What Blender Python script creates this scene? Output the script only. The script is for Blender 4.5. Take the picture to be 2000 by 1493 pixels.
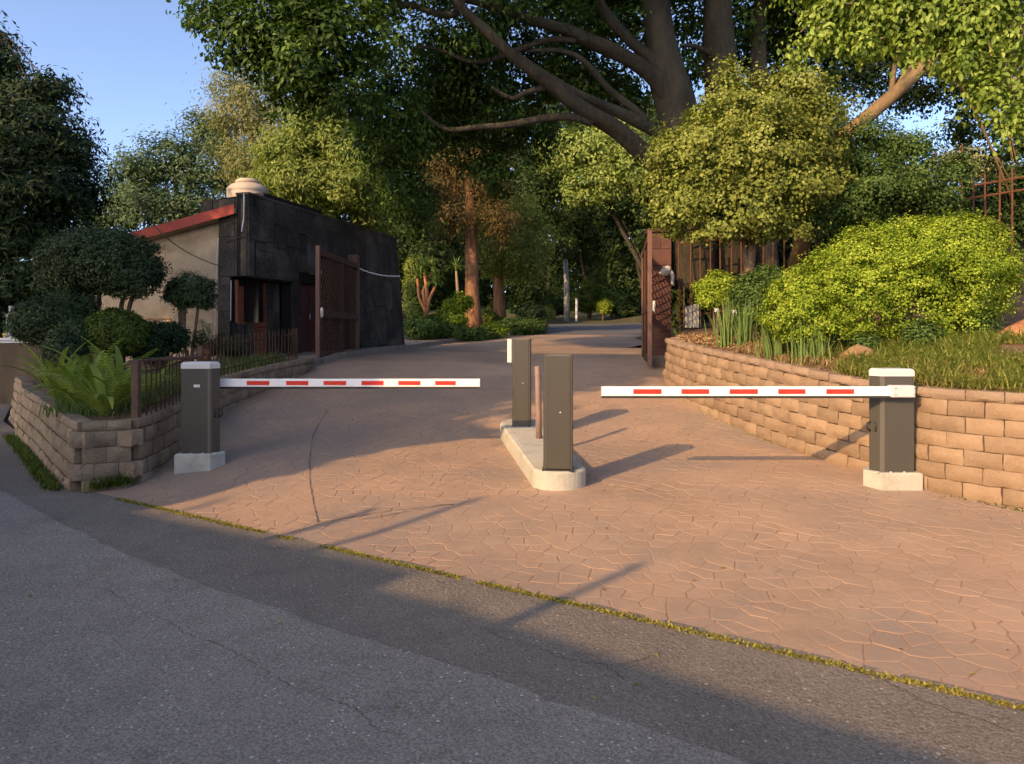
import bpy, bmesh, math, random
import numpy as np
from mathutils import Vector, Matrix, noise

for o in list(bpy.data.objects):
    bpy.data.objects.remove(o, do_unlink=True)
SC = bpy.context.scene
COL = SC.collection
random.seed(7)
RNG = np.random.default_rng(11)

# ------------------------------------------------------------------ camera
F, CX, HY, CAMZ = 1444.0, 1000.0, 655.0, 1.6      # focal length in px of the 2000 px wide photo, horizon row
cam_d = bpy.data.cameras.new('camera')
cam = bpy.data.objects.new('camera', cam_d)
COL.objects.link(cam)
cam.location = (0, 0, CAMZ)
cam.rotation_euler = (math.radians(90), 0, 0)
cam_d.sensor_fit = 'HORIZONTAL'
cam_d.sensor_width = 36.0
cam_d.lens = F / 2000.0 * 36.0
cam_d.shift_y = -(746.5 - HY) / 2000.0
cam_d.clip_start = 0.05
cam_d.clip_end = 2000
SC.camera = cam

# ------------------------------------------------------------------ sky and sun
SUN_EL = 25.5
SKYS, DUST, SUNE, EXPO = 0.15, 10.0, 2.0, 1.62
SUN_H = Vector((-0.665, -0.746, 0)).normalized()   # horizontal direction towards the sun (behind, to the left)
wd = bpy.data.worlds.new('World')
SC.world = wd
wd.use_nodes = True
nt = wd.node_tree
nt.nodes.clear()
sky = nt.nodes.new('ShaderNodeTexSky')
sky.sky_type = 'NISHITA'
sky.sun_disc = False
sky.sun_elevation = math.radians(SUN_EL)
sky.sun_rotation = math.atan2(SUN_H.x, SUN_H.y)
sky.altitude = 2200
sky.air_density = 0.55
sky.dust_density = DUST
sky.ozone_density = 0.35
bg = nt.nodes.new('ShaderNodeBackground')
bg.inputs[1].default_value = SKYS
wo = nt.nodes.new('ShaderNodeOutputWorld')
nt.links.new(sky.outputs[0], bg.inputs[0])
nt.links.new(bg.outputs[0], wo.inputs[0])
sun_d = bpy.data.lights.new('sun', 'SUN')
sun_d.energy = SUNE
sun_d.angle = math.radians(0.53)
sun_d.color = (1.0, 0.63, 0.29)
sun = bpy.data.objects.new('sun', sun_d)
COL.objects.link(sun)
sd = Vector((SUN_H.x * math.cos(math.radians(SUN_EL)), SUN_H.y * math.cos(math.radians(SUN_EL)), math.sin(math.radians(SUN_EL))))
sun.rotation_euler = sd.to_track_quat('Z', 'Y').to_euler()
SC.view_settings.view_transform = 'Standard'
SC.view_settings.look = 'None'
SC.view_settings.gamma = 1.0
SC.view_settings.use_curve_mapping = False
SC.view_settings.exposure = EXPO
SC.render.engine = 'CYCLES'
SC.cycles.max_bounces = 5
SC.cycles.diffuse_bounces = 3
SC.cycles.glossy_bounces = 2
SC.cycles.transmission_bounces = 4
SC.cycles.transparent_max_bounces = 4
SC.cycles.use_denoising = True
SC.cycles.sample_clamp_indirect = 6.0

# ------------------------------------------------------------------ helpers
def P(x, y, Y):
    """photo pixel (x, y) at the depth Y -> world point"""
    return Vector(((x - CX) * Y / F, Y, CAMZ - (y - HY) * Y / F))

GX = [-50, 4.5, 5.5, 7, 8.2, 9.4, 12, 15, 17, 19, 22.5, 29, 40, 50, 60, 100, 150, 400]
GZ = [0, 0, .02, .1, .18, .26, .58, .96, 1.08, 1.12, 1.2, 1.6, 2.1, 2.6, 3.1, 6, 10, 30]
def g(Y):
    return float(np.interp(Y, GX, GZ))
EA = Vector((-4.33, 7.57)); EDIR = Vector((0.83, -0.557)).normalized(); EN = Vector((0.557, 0.83)).normalized()
def edged(x, y):
    return (x - EA.x) * EN.x + (y - EA.y) * EN.y
def sstep(t):
    t = min(1.0, max(0.0, t)); return t * t * (3 - 2 * t)
def zd(x, y):
    return g(y) * sstep(edged(x, y) / 1.6 + .05) if edged(x, y) < 1.6 else g(y)
def on_ground(px, py, zf=None):
    zf = zf or zd
    Y = 2.0
    while Y < 120:
        p = P(px, py, Y)
        if p.z <= zf(p.x, Y):
            return Vector((p.x, Y, zf(p.x, Y)))
        Y += .02
    return P(px, py, 120)

class MB:
    def __init__(s):
        s.v = []; s.f = []; s.mi = []; s.cur = 0
    def add(s, vs, fs):
        n = len(s.v)
        s.v += [tuple(v) for v in vs]
        for f in fs:
            s.f.append([i + n for i in f]); s.mi.append(s.cur)
        return s
    def hexa(s, p):   # 8 points: bottom 4 ccw, top 4 ccw
        return s.add(p, [(0,3,2,1),(4,5,6,7),(0,1,5,4),(1,2,6,5),(2,3,7,6),(3,0,4,7)])
    def box(s, c, d, M=None):
        x, y, z = d[0]/2, d[1]/2, d[2]/2
        p = [Vector(q) for q in ((-x,-y,-z),(x,-y,-z),(x,y,-z),(-x,y,-z),(-x,-y,z),(x,-y,z),(x,y,z),(-x,y,z))]
        if M is not None: p = [M @ q for q in p]
        return s.hexa([q + Vector(c) for q in p])
    def prism(s, poly, z0, z1, zf=None, bev=0):
        """poly: ccw (x,y); z0/z1 heights relative to zf"""
        n = len(poly)
        zz = zf or (lambda x, y: 0)
        c = Vector((sum(q[0] for q in poly)/n, sum(q[1] for q in poly)/n))
        rings = [[(x, y, zz(x, y) + z0) for x, y in poly]]
        if bev:
            rings.append([(x, y, zz(x, y) + z1 - bev) for x, y in poly])
            ins = []
            for i in range(n):
                a = Vector(poly[i-1]); b = Vector(poly[i]); d = Vector(poly[(i+1) % n])
                t = ((b - a).normalized() + (d - b).normalized())
                t = t.normalized() if t.length > 1e-6 else (d-b).normalized()
                nn = Vector((-t.y, t.x)); q = b + nn * bev
                ins.append((q.x, q.y, zz(b.x, b.y) + z1))
            rings.append(ins)
        else:
            rings.append([(x, y, zz(x, y) + z1) for x, y in poly])
        vs = [v for r in rings for v in r]; fs = []
        for k in range(len(rings) - 1):
            for i in range(n):
                j = (i + 1) % n
                fs.append((k*n+i, k*n+j, (k+1)*n+j, (k+1)*n+i))
        m = len(rings) - 1
        fs.append([m*n+i for i in range(n)])
        fs.append([i for i in reversed(range(n))])
        return s.add(vs, fs)
    def tube(s, path, rad, n=8, cap=True, wob=0.0):
        path = [Vector(p) for p in path]
        if not hasattr(rad, '__len__'): rad = [rad] * len(path)
        vs = []; fs = []
        up = Vector((0, 0, 1)); prev = None
        for i, p in enumerate(path):
            t = (path[min(i+1, len(path)-1)] - path[max(i-1, 0)]).normalized()
            if prev is None:
                a = t.cross(up) if abs(t.z) < .95 else t.cross(Vector((1, 0, 0)))
            else:
                a = prev - t * prev.dot(t)
            a.normalize(); prev = a; b = t.cross(a)
            for k in range(n):
                an = 2*math.pi*k/n
                r = rad[i]
                if wob: r *= 1 + wob * noise.noise(Vector((math.cos(an)*1.5 + p.x, math.sin(an)*1.5 + p.y, p.z * .7)))
                vs.append(p + (a*math.cos(an) + b*math.sin(an)) * r)
        for i in range(len(path)-1):
            for k in range(n):
                j = (k+1) % n
                fs.append((i*n+k, i*n+j, (i+1)*n+j, (i+1)*n+k))
        if cap:
            fs.append(list(reversed(range(n)))); fs.append([(len(path)-1)*n+k for k in range(n)])
        return s.add(vs, fs)
    def lathe(s, c, prof, n=24):
        vs = []; fs = []
        for r, z in prof:
            for k in range(n):
                an = 2*math.pi*k/n
                vs.append((c[0]+r*math.cos(an), c[1]+r*math.sin(an), c[2]+z))
        for i in range(len(prof)-1):
            for k in range(n):
                j = (k+1) % n
                fs.append((i*n+k, i*n+j, (i+1)*n+j, (i+1)*n+k))
        fs.append(list(reversed(range(n)))); fs.append([(len(prof)-1)*n+k for k in range(n)])
        return s.add(vs, fs)
    def build(s, name, mat, parent=None, smooth=False, bevel=0, loc=None):
        me = bpy.data.meshes.new(name)
        me.from_pydata(s.v, [], s.f)
        for m in (mat if isinstance(mat, (list, tuple)) else [mat]): me.materials.append(m)
        if any(s.mi): me.polygons.foreach_set('material_index', s.mi)
        if smooth: me.polygons.foreach_set('use_smooth', [True]*len(me.polygons))
        me.update()
        return link(name, me, parent, bevel, loc)

def link(name, me, parent=None, bevel=0, loc=None):
    o = bpy.data.objects.new(name, me)
    COL.objects.link(o)
    if parent is not None:
        o.parent = parent
        o.matrix_parent_inverse = Matrix.Translation(parent.location).inverted() if parent.location.length else Matrix()
    if loc is not None: o.location = loc
    if bevel:
        b = o.modifiers.new('bevel', 'BEVEL'); b.width = bevel; b.segments = 2; b.limit_method = 'ANGLE'; b.angle_limit = math.radians(40)
    return o
def tag(o, label, cat, group=None, kind=None):
    o['label'] = label; o['category'] = cat
    if group: o['group'] = group
    if kind: o['kind'] = kind
    return o
def thing(name, label, cat, loc, group=None):
    o = bpy.data.objects.new(name, None); COL.objects.link(o); o.location = loc
    o.empty_display_size = .1
    return tag(o, label, cat, group)
def struct(o):
    o['kind'] = 'structure'; return o

# ------------------------------------------------------------------ materials
def newmat(name):
    m = bpy.data.materials.new(name); m.use_nodes = True
    n = m.node_tree; n.nodes.clear()
    out = n.nodes.new('ShaderNodeOutputMaterial')
    return m, n, out
def ND(n, t, **k):
    x = n.nodes.new(t)
    for a, b in k.items():
        if a in ('inp',):
            for i, v in b.items(): x.inputs[i].default_value = v
        else: setattr(x, a, b)
    return x
def ramp(n, stops, fac):
    r = n.nodes.new('ShaderNodeValToRGB')
    el = r.color_ramp.elements
    while len(el) < len(stops): el.new(.5)
    for e, (p, c) in zip(el, stops):
        e.position = p; e.color = (*c, 1) if len(c) == 3 else c
    n.links.new(fac, r.inputs[0]); return r.outputs[0]
def mixc(n, fac, a, b, mode='MIX'):
    m = n.nodes.new('ShaderNodeMix'); m.data_type = 'RGBA'; m.blend_type = mode
    for sock, v in ((m.inputs[0], fac), (m.inputs[6], a), (m.inputs[7], b)):
        if hasattr(v, 'is_linked'): n.links.new(v, sock)
        elif hasattr(v, '__len__'): sock.default_value = (*v, 1) if len(v) == 3 else v
        else: sock.default_value = v
    return m.outputs[2]
def surf(name, c1, c2, scale=3.0, rough=.8, bump=0.0, bscale=40.0, fine=None, fscale=120.0, spec=.3, stain=None, sscale=1.2, metal=0.0, rnd=0.0, stretch=None, stain2=None):
    """two-tone noisy surface with optional fine grain, dirt patches and relief; rnd: value jitter per object"""
    m, n, out = newmat(name)
    tc = ND(n, 'ShaderNodeTexCoord')
    geo = ND(n, 'ShaderNodeNewGeometry')
    co = geo.outputs['Position']
    if stretch:
        mp = ND(n, 'ShaderNodeMapping'); mp.inputs['Scale'].default_value = stretch
        n.links.new(co, mp.inputs[0]); co = mp.outputs[0]
    nz = ND(n, 'ShaderNodeTexNoise', inp={'Scale': scale, 'Detail': 5.0, 'Roughness': .6})
    n.links.new(co, nz.inputs['Vector'])
    col = ramp(n, [(.3, c1), (.7, c2)], nz.outputs[0])
    if fine:
        fz = ND(n, 'ShaderNodeTexNoise', inp={'Scale': fscale, 'Detail': 3.0})
        n.links.new(co, fz.inputs['Vector'])
        fr = ramp(n, [(.42, (0,0,0)), (.72, (1,1,1))], fz.outputs[0])
        col = mixc(n, fr, col, fine)
    if stain:
        sz = ND(n, 'ShaderNodeTexNoise', inp={'Scale': sscale, 'Detail': 6.0, 'Roughness': .65})
        n.links.new(co, sz.inputs['Vector'])
        sr = ramp(n, [(.48, (0,0,0)), (.68, (.85,.85,.85))], sz.outputs[0])
        col = mixc(n, sr, col, stain)
    if stain2:
        sz = ND(n, 'ShaderNodeTexNoise', inp={'Scale': .33, 'Detail': 7.0, 'Roughness': .7, 'Distortion': .6})
        n.links.new(co, sz.inputs['Vector'])
        col = mixc(n, ramp(n, [(.45, (0,0,0)), (.60, (.8,.8,.8))], sz.outputs[0]), col, stain2)
    if rnd:
        oi = ND(n, 'ShaderNodeObjectInfo')
        hs = ND(n, 'ShaderNodeHueSaturation')
        mr = ND(n, 'ShaderNodeMapRange', inp={3: 1-rnd, 4: 1+rnd})
        n.links.new(oi.outputs['Random'], mr.inputs[0]); n.links.new(mr.outputs[0], hs.inputs['Value'])
        n.links.new(col, hs.inputs['Color']); col = hs.outputs[0]
    b = ND(n, 'ShaderNodeBsdfPrincipled', inp={'Roughness': rough, 'Specular IOR Level': spec, 'Metallic': metal})
    n.links.new(col, b.inputs['Base Color'])
    if bump:
        bz = ND(n, 'ShaderNodeTexNoise', inp={'Scale': bscale, 'Detail': 6.0, 'Roughness': .65})
        n.links.new(co, bz.inputs['Vector'])
        bp = ND(n, 'ShaderNodeBump', inp={'Strength': 1.0, 'Distance': bump})
        n.links.new(bz.outputs[0], bp.inputs['Height']); n.links.new(bp.outputs[0], b.inputs['Normal'])
    n.links.new(b.outputs[0], out.inputs[0])
    return m
def leafmat(name, ca, cb, cc, trans=.3, rough=.6, spec=.18):
    """three-tone leaves, tone chosen by a random number stored on each leaf"""
    m, n, out = newmat(name)
    at = ND(n, 'ShaderNodeAttribute', attribute_name='rnd')
    col = ramp(n, [(0, ca), (.55, cb), (1, cc)], at.outputs['Fac'])
    b = ND(n, 'ShaderNodeBsdfPrincipled', inp={'Roughness': rough, 'Specular IOR Level': spec})
    n.links.new(col, b.inputs['Base Color'])
    t = ND(n, 'ShaderNodeBsdfTranslucent')
    tcol = mixc(n, 1.0, col, (1.0, 1.15, .45), 'MULTIPLY')
    n.links.new(tcol, t.inputs[0])
    mx = ND(n, 'ShaderNodeMixShader'); mx.inputs[0].default_value = trans
    n.links.new(b.outputs[0], mx.inputs[1]); n.links.new(t.outputs[0], mx.inputs[2])
    n.links.new(mx.outputs[0], out.inputs[0])
    return m

# ------------------------------------------------------------------ foliage tools
def raw_mesh(name, V, loops, starts, rnd, mat, smooth=False):
    me = bpy.data.meshes.new(name)
    nl = len(loops); npol = len(starts)
    me.vertices.add(len(V)); me.vertices.foreach_set('co', np.ascontiguousarray(V, dtype=np.float32).ravel())
    me.loops.add(nl); me.loops.foreach_set('vertex_index', loops.astype(np.int32))
    me.polygons.add(npol); me.polygons.foreach_set('loop_start', starts.astype(np.int32))
    if smooth: me.polygons.foreach_set('use_smooth', np.ones(npol, dtype=bool))
    me.update(calc_edges=True)
    a = me.attributes.new('rnd', 'FLOAT', 'FACE'); a.data.foreach_set('value', rnd.astype(np.float32))
    me.materials.append(mat)
    return me
def unit(a):
    return a / np.maximum(np.linalg.norm(a, axis=1, keepdims=True), 1e-9)
def leaf_mesh(name, p, nrm, L, W, mat, droop=.3, fine=False, tone=None, rng=RNG):
    """one small folded leaf on every point p, facing nrm"""
    N = len(p)
    r = rng.normal(size=(N, 3)); r[:, 2] -= droop * 1.5
    a = unit(r - nrm * np.sum(r * nrm, axis=1, keepdims=True))
    b = np.cross(nrm, a)
    s = rng.uniform(.65, 1.25, size=(N, 1))
    Ls = L * s; Ws = W * s
    fold = rng.uniform(.1, .35, size=(N, 1)) * Ws
    if fine:
        v = np.stack([p, p + a*Ls*.3 + b*Ws*.45 + nrm*fold, p + a*Ls*.68 + b*Ws*.4 + nrm*fold*.8, p + a*Ls - nrm*fold*.6,
                      p + a*Ls*.68 - b*Ws*.4 + nrm*fold*.8, p + a*Ls*.3 - b*Ws*.45 + nrm*fold], axis=1)
        base = (np.arange(N) * 6)[:, None]
        fi = np.array([0, 1, 2, 3, 0, 3, 4, 5]); nf = 2; k = 4
    else:
        v = np.stack([p, p + a*Ls*.45 + b*Ws*.5 + nrm*fold, p + a*Ls, p + a*Ls*.45 - b*Ws*.5 + nrm*fold], axis=1)
        base = (np.arange(N) * 4)[:, None]
        fi = np.array([0, 1, 2, 0, 2, 3]); nf = 2; k = 3
    loops = (base + fi).ravel()
    starts = np.arange(N * nf) * k
    t = rng.uniform(0, 1, size=N) if tone is None else np.clip(tone + rng.normal(scale=.16, size=N), 0, 1)
    return raw_mesh(name, v.reshape(-1, 3), loops, starts, np.repeat(t, nf), mat)
def crown_points(blobs, n, clump, per, shell=.8, flat=.7, seed=1, lump=.25, inner=.12):
    """blobs: (centre, radii) pairs -> leaf points, normals, tone; leaves gather in clumps near the blobs' skins"""
    rng = np.random.default_rng(seed)
    C = np.array([b[0] for b in blobs], float); R = np.array([b[1] for b in blobs], float)
    w = (R[:, 0]*R[:, 1] + R[:, 1]*R[:, 2] + R[:, 0]*R[:, 2]); w = w / w.sum()
    nc = max(4, n // per)
    bi = rng.choice(len(blobs), size=nc, p=w)
    d = unit(rng.normal(size=(nc, 3)))
    rr = shell + (1 - shell) * rng.uniform(size=(nc, 1)) ** .6
    ins = rng.uniform(size=(nc, 1)) < inner
    rr = np.where(ins, rng.uniform(.2, .9, size=(nc, 1)), rr)
    k = C[bi] * .9 + d * 2.1
    lum = 1 + lump * (np.sin(d[:, :1]*5 + bi[:, None]) * np.sin(d[:, 1:2]*4.3 + bi[:, None]*2) + .6*np.sin(d[:, 2:]*7 + bi[:, None]*3))
    cc = C[bi] + d * R[bi] * rr * lum
    ctone = rng.uniform(.15, .85, size=nc)
    ci = rng.integers(0, nc, size=n)
    sc = rng.uniform(.4, 1.0, size=(nc, 1)) + 1.1*(rng.uniform(size=(nc, 1)) ** 4)
    off = np.clip(rng.normal(size=(n, 3)), -1.7, 1.7) * clump * sc[ci] * .55
    off[:, 2] *= flat
    p = cc[ci] + off
    nn = unit(d[ci] * .75 + unit(off + 1e-6) * .35 + np.array([0, 0, .45]) + rng.normal(size=(n, 3)) * .38)
    return p, nn, ctone[ci]
def bz(a, b, c, n=7):
    return [a*(1-t)**2 + b*2*t*(1-t) + c*t*t for t in [i/(n-1) for i in range(n)]]
def blobs_px(lst):
    """(px, py, depth, r px[, r px vertical[, r m along depth]])"""
    out = []
    for q in lst:
        px, py, Y, r = q[:4]
        k = Y / F
        rv = q[4] if len(q) > 4 else r
        rd = q[5] if len(q) > 5 else r * k
        out.append((P(px, py, Y), (r*k, rd, rv*k)))
    return out
def tree(name, label, cat, path, rad, blobs, n, leaf, lmat, bark, clump=.5, per=40, shell=.75, group=None, limbs=None, seed=1, droop=.4, flat=.7, lrad=.3, fine=False, lump=.25, inner=.12, part='crown', stem='trunk', twigs=True):
    base = Vector(path[0])
    t = thing(name, label, cat, base, group)
    mb = MB(); mb.tube([Vector(q) for q in path], rad, 10, wob=.18)
    top = [Vector(q) for q in path]
    if twigs:
        for k, (c, r) in enumerate(blobs):
            if limbs is not None and k >= limbs: break
            i0 = min(len(top)-1, max(1, int(len(top)*(.45 + .5*((k*7) % 10)/10))))
            s = top[i0]; c = Vector(c)
            if (c - s).length < .15: continue
            r0 = rad[i0] if hasattr(rad, '__len__') else rad
            mid = s.lerp(c, .5) + Vector((0, 0, .12*(c-s).length))
            pts = bz(s, mid, c, 6)
            mb.tube(pts, [max(.012, r0*lrad*(1.6 - 1.35*j/5)) for j in range(6)], 6)
            for q in range(3):
                e = c + Vector((random.uniform(-1,1)*r[0], random.uniform(-1,1)*r[1], random.uniform(-.6,1)*r[2]))*.8
                mb.tube(bz(pts[3], pts[4].lerp(e, .4) + Vector((0,0,.1)), e, 5), [max(.008, r0*lrad*(.55 - .1*j)) for j in range(5)], 5)
    mb.build(stem, bark, t, smooth=True)
    p, nn, tone = crown_points([(tuple(c), r) for c, r in blobs], n, clump, per, shell, flat, seed, lump, inner)
    me = leaf_mesh(part, p, nn, leaf[0], leaf[1], lmat, droop, fine, tone, np.random.default_rng(seed+100))
    link(part, me, t)
    return t
def blade_mesh(name, base, dirs, L, W, bend, mat, seg=4, seed=3, up=1.0, tone=None):
    """arching strap leaves: base points, horizontal lean directions"""
    rng = np.random.default_rng(seed)
    N = len(base)
    L = np.broadcast_to(np.asarray(L, float), (N,)); W = np.broadcast_to(np.asarray(W, float), (N,)); bend = np.broadcast_to(np.asarray(bend, float), (N,))
    side = np.cross(dirs, np.array([0, 0, 1.0])); side = unit(side + 1e-9)
    V = np.zeros((N, (seg+1)*2, 3)); pos = base.copy()
    for i in range(seg+1):
        t = i/seg
        ang = (1 - up) * .6 + bend * t * 1.5
        if i:
            st = L[:, None]/seg
            pos = pos + st*(dirs*np.sin(ang)[:, None] + np.array([0, 0, 1.0])*np.cos(ang)[:, None])
        w = (W * (math.sin(math.pi*min(1, .18 + t*.8))**.7 if t < .99 else .12))[:, None]
        V[:, 2*i] = pos - side*w*.5; V[:, 2*i+1] = pos + side*w*.5
    fi = []
    for i in range(seg): fi += [2*i, 2*i+1, 2*i+3, 2*i+2]
    fi = np.array(fi)
    loops = ((np.arange(N)*(seg+1)*2)[:, None] + fi).ravel()
    starts = np.arange(N*seg)*4
    t = rng.uniform(0, 1, N) if tone is None else tone
    return raw_mesh(name, V.reshape(-1, 3), loops, starts, np.repeat(t, seg), mat, True)

# ------------------------------------------------------------------ palette
def asphalt(name, dark, light, speck, dens):
    m, n, out = newmat(name)
    geo = ND(n, 'ShaderNodeNewGeometry'); co = geo.outputs['Position']
    nz = ND(n, 'ShaderNodeTexNoise', inp={'Scale': .9, 'Detail': 8.0, 'Roughness': .7}); n.links.new(co, nz.inputs['Vector'])
    col = ramp(n, [(.3, dark), (.72, light)], nz.outputs[0])
    pz = ND(n, 'ShaderNodeTexNoise', inp={'Scale': 3.1, 'Detail': 6.0, 'Roughness': .7}); n.links.new(co, pz.inputs['Vector'])
    col = mixc(n, ramp(n, [(.5, (0,0,0)), (.75, (.55,.55,.55))], pz.outputs[0]), col, [c*.62 for c in dark])
    fz = ND(n, 'ShaderNodeTexNoise', inp={'Scale': 95.0, 'Detail': 4.0, 'Roughness': .75}); n.links.new(co, fz.inputs['Vector'])
    col = mixc(n, ramp(n, [(.33, (.7,.7,.7)), (.52, (0,0,0))], fz.outputs[0]), col, [c*.5 for c in dark])
    vo = ND(n, 'ShaderNodeTexVoronoi', inp={'Scale': 46.0, 'Randomness': 1.0}); n.links.new(co, vo.inputs['Vector'])
    sel = ND(n, 'ShaderNodeSeparateColor'); n.links.new(vo.outputs['Color'], sel.inputs[0])
    gt = ND(n, 'ShaderNodeMath', operation='GREATER_THAN', inp={1: 1 - dens}); n.links.new(sel.outputs[0], gt.inputs[0])
    th = ND(n, 'ShaderNodeMath', operation='MULTIPLY', inp={1: .38}); n.links.new(sel.outputs[1], th.inputs[0])
    lt = ND(n, 'ShaderNodeMath', operation='LESS_THAN'); n.links.new(vo.outputs['Distance'], lt.inputs[0]); n.links.new(th.outputs[0], lt.inputs[1])
    mu = ND(n, 'ShaderNodeMath', operation='MULTIPLY'); n.links.new(gt.outputs[0], mu.inputs[0]); n.links.new(lt.outputs[0], mu.inputs[1])
    va = ND(n, 'ShaderNodeTexVoronoi', inp={'Scale': 120.0, 'Randomness': 1.0}); n.links.new(co, va.inputs['Vector'])
    sa = ND(n, 'ShaderNodeSeparateColor'); n.links.new(va.outputs['Color'], sa.inputs[0])
    ag = ND(n, 'ShaderNodeMapRange', inp={3: .68, 4: 1.32}); n.links.new(sa.outputs[0], ag.inputs[0])
    hv = ND(n, 'ShaderNodeHueSaturation'); n.links.new(ag.outputs[0], hv.inputs['Value']); n.links.new(col, hv.inputs['Color']); col = hv.outputs[0]
    col = mixc(n, mu.outputs[0], col, speck)
    b = ND(n, 'ShaderNodeBsdfPrincipled', inp={'Roughness': .85, 'Specular IOR Level': .3}); n.links.new(col, b.inputs['Base Color'])
    ad = ND(n, 'ShaderNodeMath', operation='MULTIPLY_ADD', inp={1: .8}); n.links.new(vo.outputs['Distance'], ad.inputs[0]); n.links.new(fz.outputs[0], ad.inputs[2])
    bp = ND(n, 'ShaderNodeBump', inp={'Strength': .9, 'Distance': .009}); n.links.new(ad.outputs[0], bp.inputs['Height']); n.links.new(bp.outputs[0], b.inputs['Normal'])
    n.links.new(b.outputs[0], out.inputs[0]); return m
M = {}
M['asphalt_old'] = asphalt('asphalt_dark', (.165,.140,.115), (.235,.20,.165), (.42,.38,.33), .10)
M['asphalt_new'] = asphalt('asphalt_grey', (.235,.203,.172), (.31,.27,.232), (.52,.48,.43), .15)
M['asphalt_far'] = surf('asphalt_far', (.09,.088,.09), (.13,.125,.13), 1.5, .85)
M['stamp'] = surf('stamped_concrete', (0.3259,0.2115,0.1395), (0.4316,0.2861,0.1915), 1.1, .62, .004, 22, fine=(0.3831,0.2580,0.1711), fscale=14, stain=(0.2774,0.1940,0.1344), sscale=.8, spec=.35, rnd=.045, stain2=(0.2473,0.1940,0.1579))
M['stamp_sheet'] = surf('stamped_concrete_sheet', (0.306,0.211,0.149), (0.396,0.279,0.198), .8, .65, .004, 9, stain=(0.216,0.162,0.117), sscale=.6)
M['joint'] = surf('stamped_joint', (.24,.145,.09), (.37,.24,.155), 1.7, .85)
M['crack'] = surf('crack_dirt', (.065,.053,.045), (.11,.09,.075), 20, .95)
M['block'] = surf('tan_block', (0.2151,0.1398,0.0826), (0.2930,0.2025,0.1221), 2.5, .88, .007, 45, fine=(0.2798,0.1953,0.1255), fscale=60, stain=(0.1956,0.1309,0.0799), sscale=3, rnd=.15)
M['block_cap'] = surf('tan_block_cap', (0.230,0.157,0.106), (0.306,0.217,0.145), 3, .88, .006, 45, fine=(0.204,0.145,0.098), fscale=70, rnd=.08)
M['block_left'] = surf('grey_tan_block', (0.2249,0.1648,0.1084), (0.3374,0.2499,0.1660), 3, .9, .010, 30, fine=(0.1874,0.1344,0.0869), fscale=55, stain=(0.1312,0.0935,0.0586), sscale=2.5, rnd=.12)
M['mortar'] = surf('wall_core', (.14,.09,.055), (.20,.135,.085), 6, .95)
M['concrete'] = surf('pale_concrete', (0.396,0.369,0.297), (0.495,0.468,0.387), 4, .8, .0015, 60, fine=(0.360,0.333,0.270), fscale=90, stain=(0.324,0.297,0.234), sscale=5)
M['concrete_grey'] = surf('grey_concrete', (.33,.32,.28), (.45,.44,.38), 5, .85, .002, 60, stain=(.26,.25,.21), sscale=4)
M['soil'] = surf('soil', (.085,.05,.03), (.16,.095,.055), 3, .95, .03, 12, fine=(.22,.14,.08), fscale=40)
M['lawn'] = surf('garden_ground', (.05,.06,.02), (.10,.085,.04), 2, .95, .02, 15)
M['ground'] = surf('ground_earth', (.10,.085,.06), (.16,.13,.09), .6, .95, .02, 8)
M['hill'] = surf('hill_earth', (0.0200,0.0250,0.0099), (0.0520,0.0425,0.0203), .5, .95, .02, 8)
M['kerb'] = surf('kerb_concrete', (.20,.16,.125), (.30,.25,.2), 3, .9, .004, 40, stain=(.13,.1,.08))
M['basalt'] = surf('dark_stone_slab', (0.0188,0.0167,0.0145), (0.0493,0.0435,0.0377), 2.2, .92, .010, 14, fine=(0.0725,0.0623,0.0522), fscale=22, stain=(0.1087,0.0899,0.0725), sscale=1.3, rnd=.28, spec=.15)
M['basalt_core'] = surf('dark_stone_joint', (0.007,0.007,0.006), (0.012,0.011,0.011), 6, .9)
M['cream'] = surf('cream_render', (.40,.31,.21), (.50,.40,.28), 3, .92, .03, 26, stain=(.30,.23,.155), sscale=1.4)
M['redpaint'] = surf('red_fascia', (0.2720,0.0425,0.0298), (0.3570,0.0638,0.0425), 3, .7, .003, 30, stain=(0.2125,0.0425,0.0340))
M['roof'] = surf('roof_tile', (.22,.10,.06), (.33,.17,.10), 5, .9, .02, 14)
M['maroon'] = surf('maroon_paint', (.07,.018,.016), (.10,.028,.024), 3, .55)
M['darkwood'] = surf('gate_timber', (0.0490,0.0219,0.0115), (0.0864,0.0403,0.0207), 6, .7, .002, 40, stretch=(1,1,.15))
M['gatepost'] = surf('gate_edge_timber', (0.1020,0.0510,0.0374), (0.1428,0.0748,0.0544), 6, .6, .002, 40, stretch=(1,1,.15))
M['slatwood'] = surf('brown_slat', (.16,.05,.026), (.22,.075,.04), 8, .6)
M['redstone'] = surf('red_stone', (.085,.036,.028), (.135,.062,.046), 2.5, .7, .003, 20, stain=(.06,.026,.02), sscale=2, rnd=.18)
M['iron'] = surf('brown_iron', (.075,.045,.032), (.13,.075,.05), 12, .7)
M['rust'] = surf('rusty_iron', (0.0459,0.0223,0.0117), (0.0918,0.0446,0.0234), 14, .85)
M['orange_iron'] = surf('orange_brown_iron', (0.0720,0.0280,0.0120), (0.1280,0.0496,0.0208), 10, .75)
M['cabinet'] = surf('grey_brown_coat', (0.0595,0.0540,0.0408), (0.0643,0.0580,0.0439), 6, .42, .0004, 300, spec=.45)
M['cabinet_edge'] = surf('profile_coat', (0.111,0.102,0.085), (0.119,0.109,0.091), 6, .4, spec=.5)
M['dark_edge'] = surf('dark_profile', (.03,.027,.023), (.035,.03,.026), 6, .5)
M['cap'] = surf('white_plastic_cap', (0.5100,0.5015,0.4675), (0.5440,0.5355,0.5015), 5, .45, spec=.45)
M['white'] = surf('white_paint', (.76,.75,.71), (.80,.79,.75), 5, .45)
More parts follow.
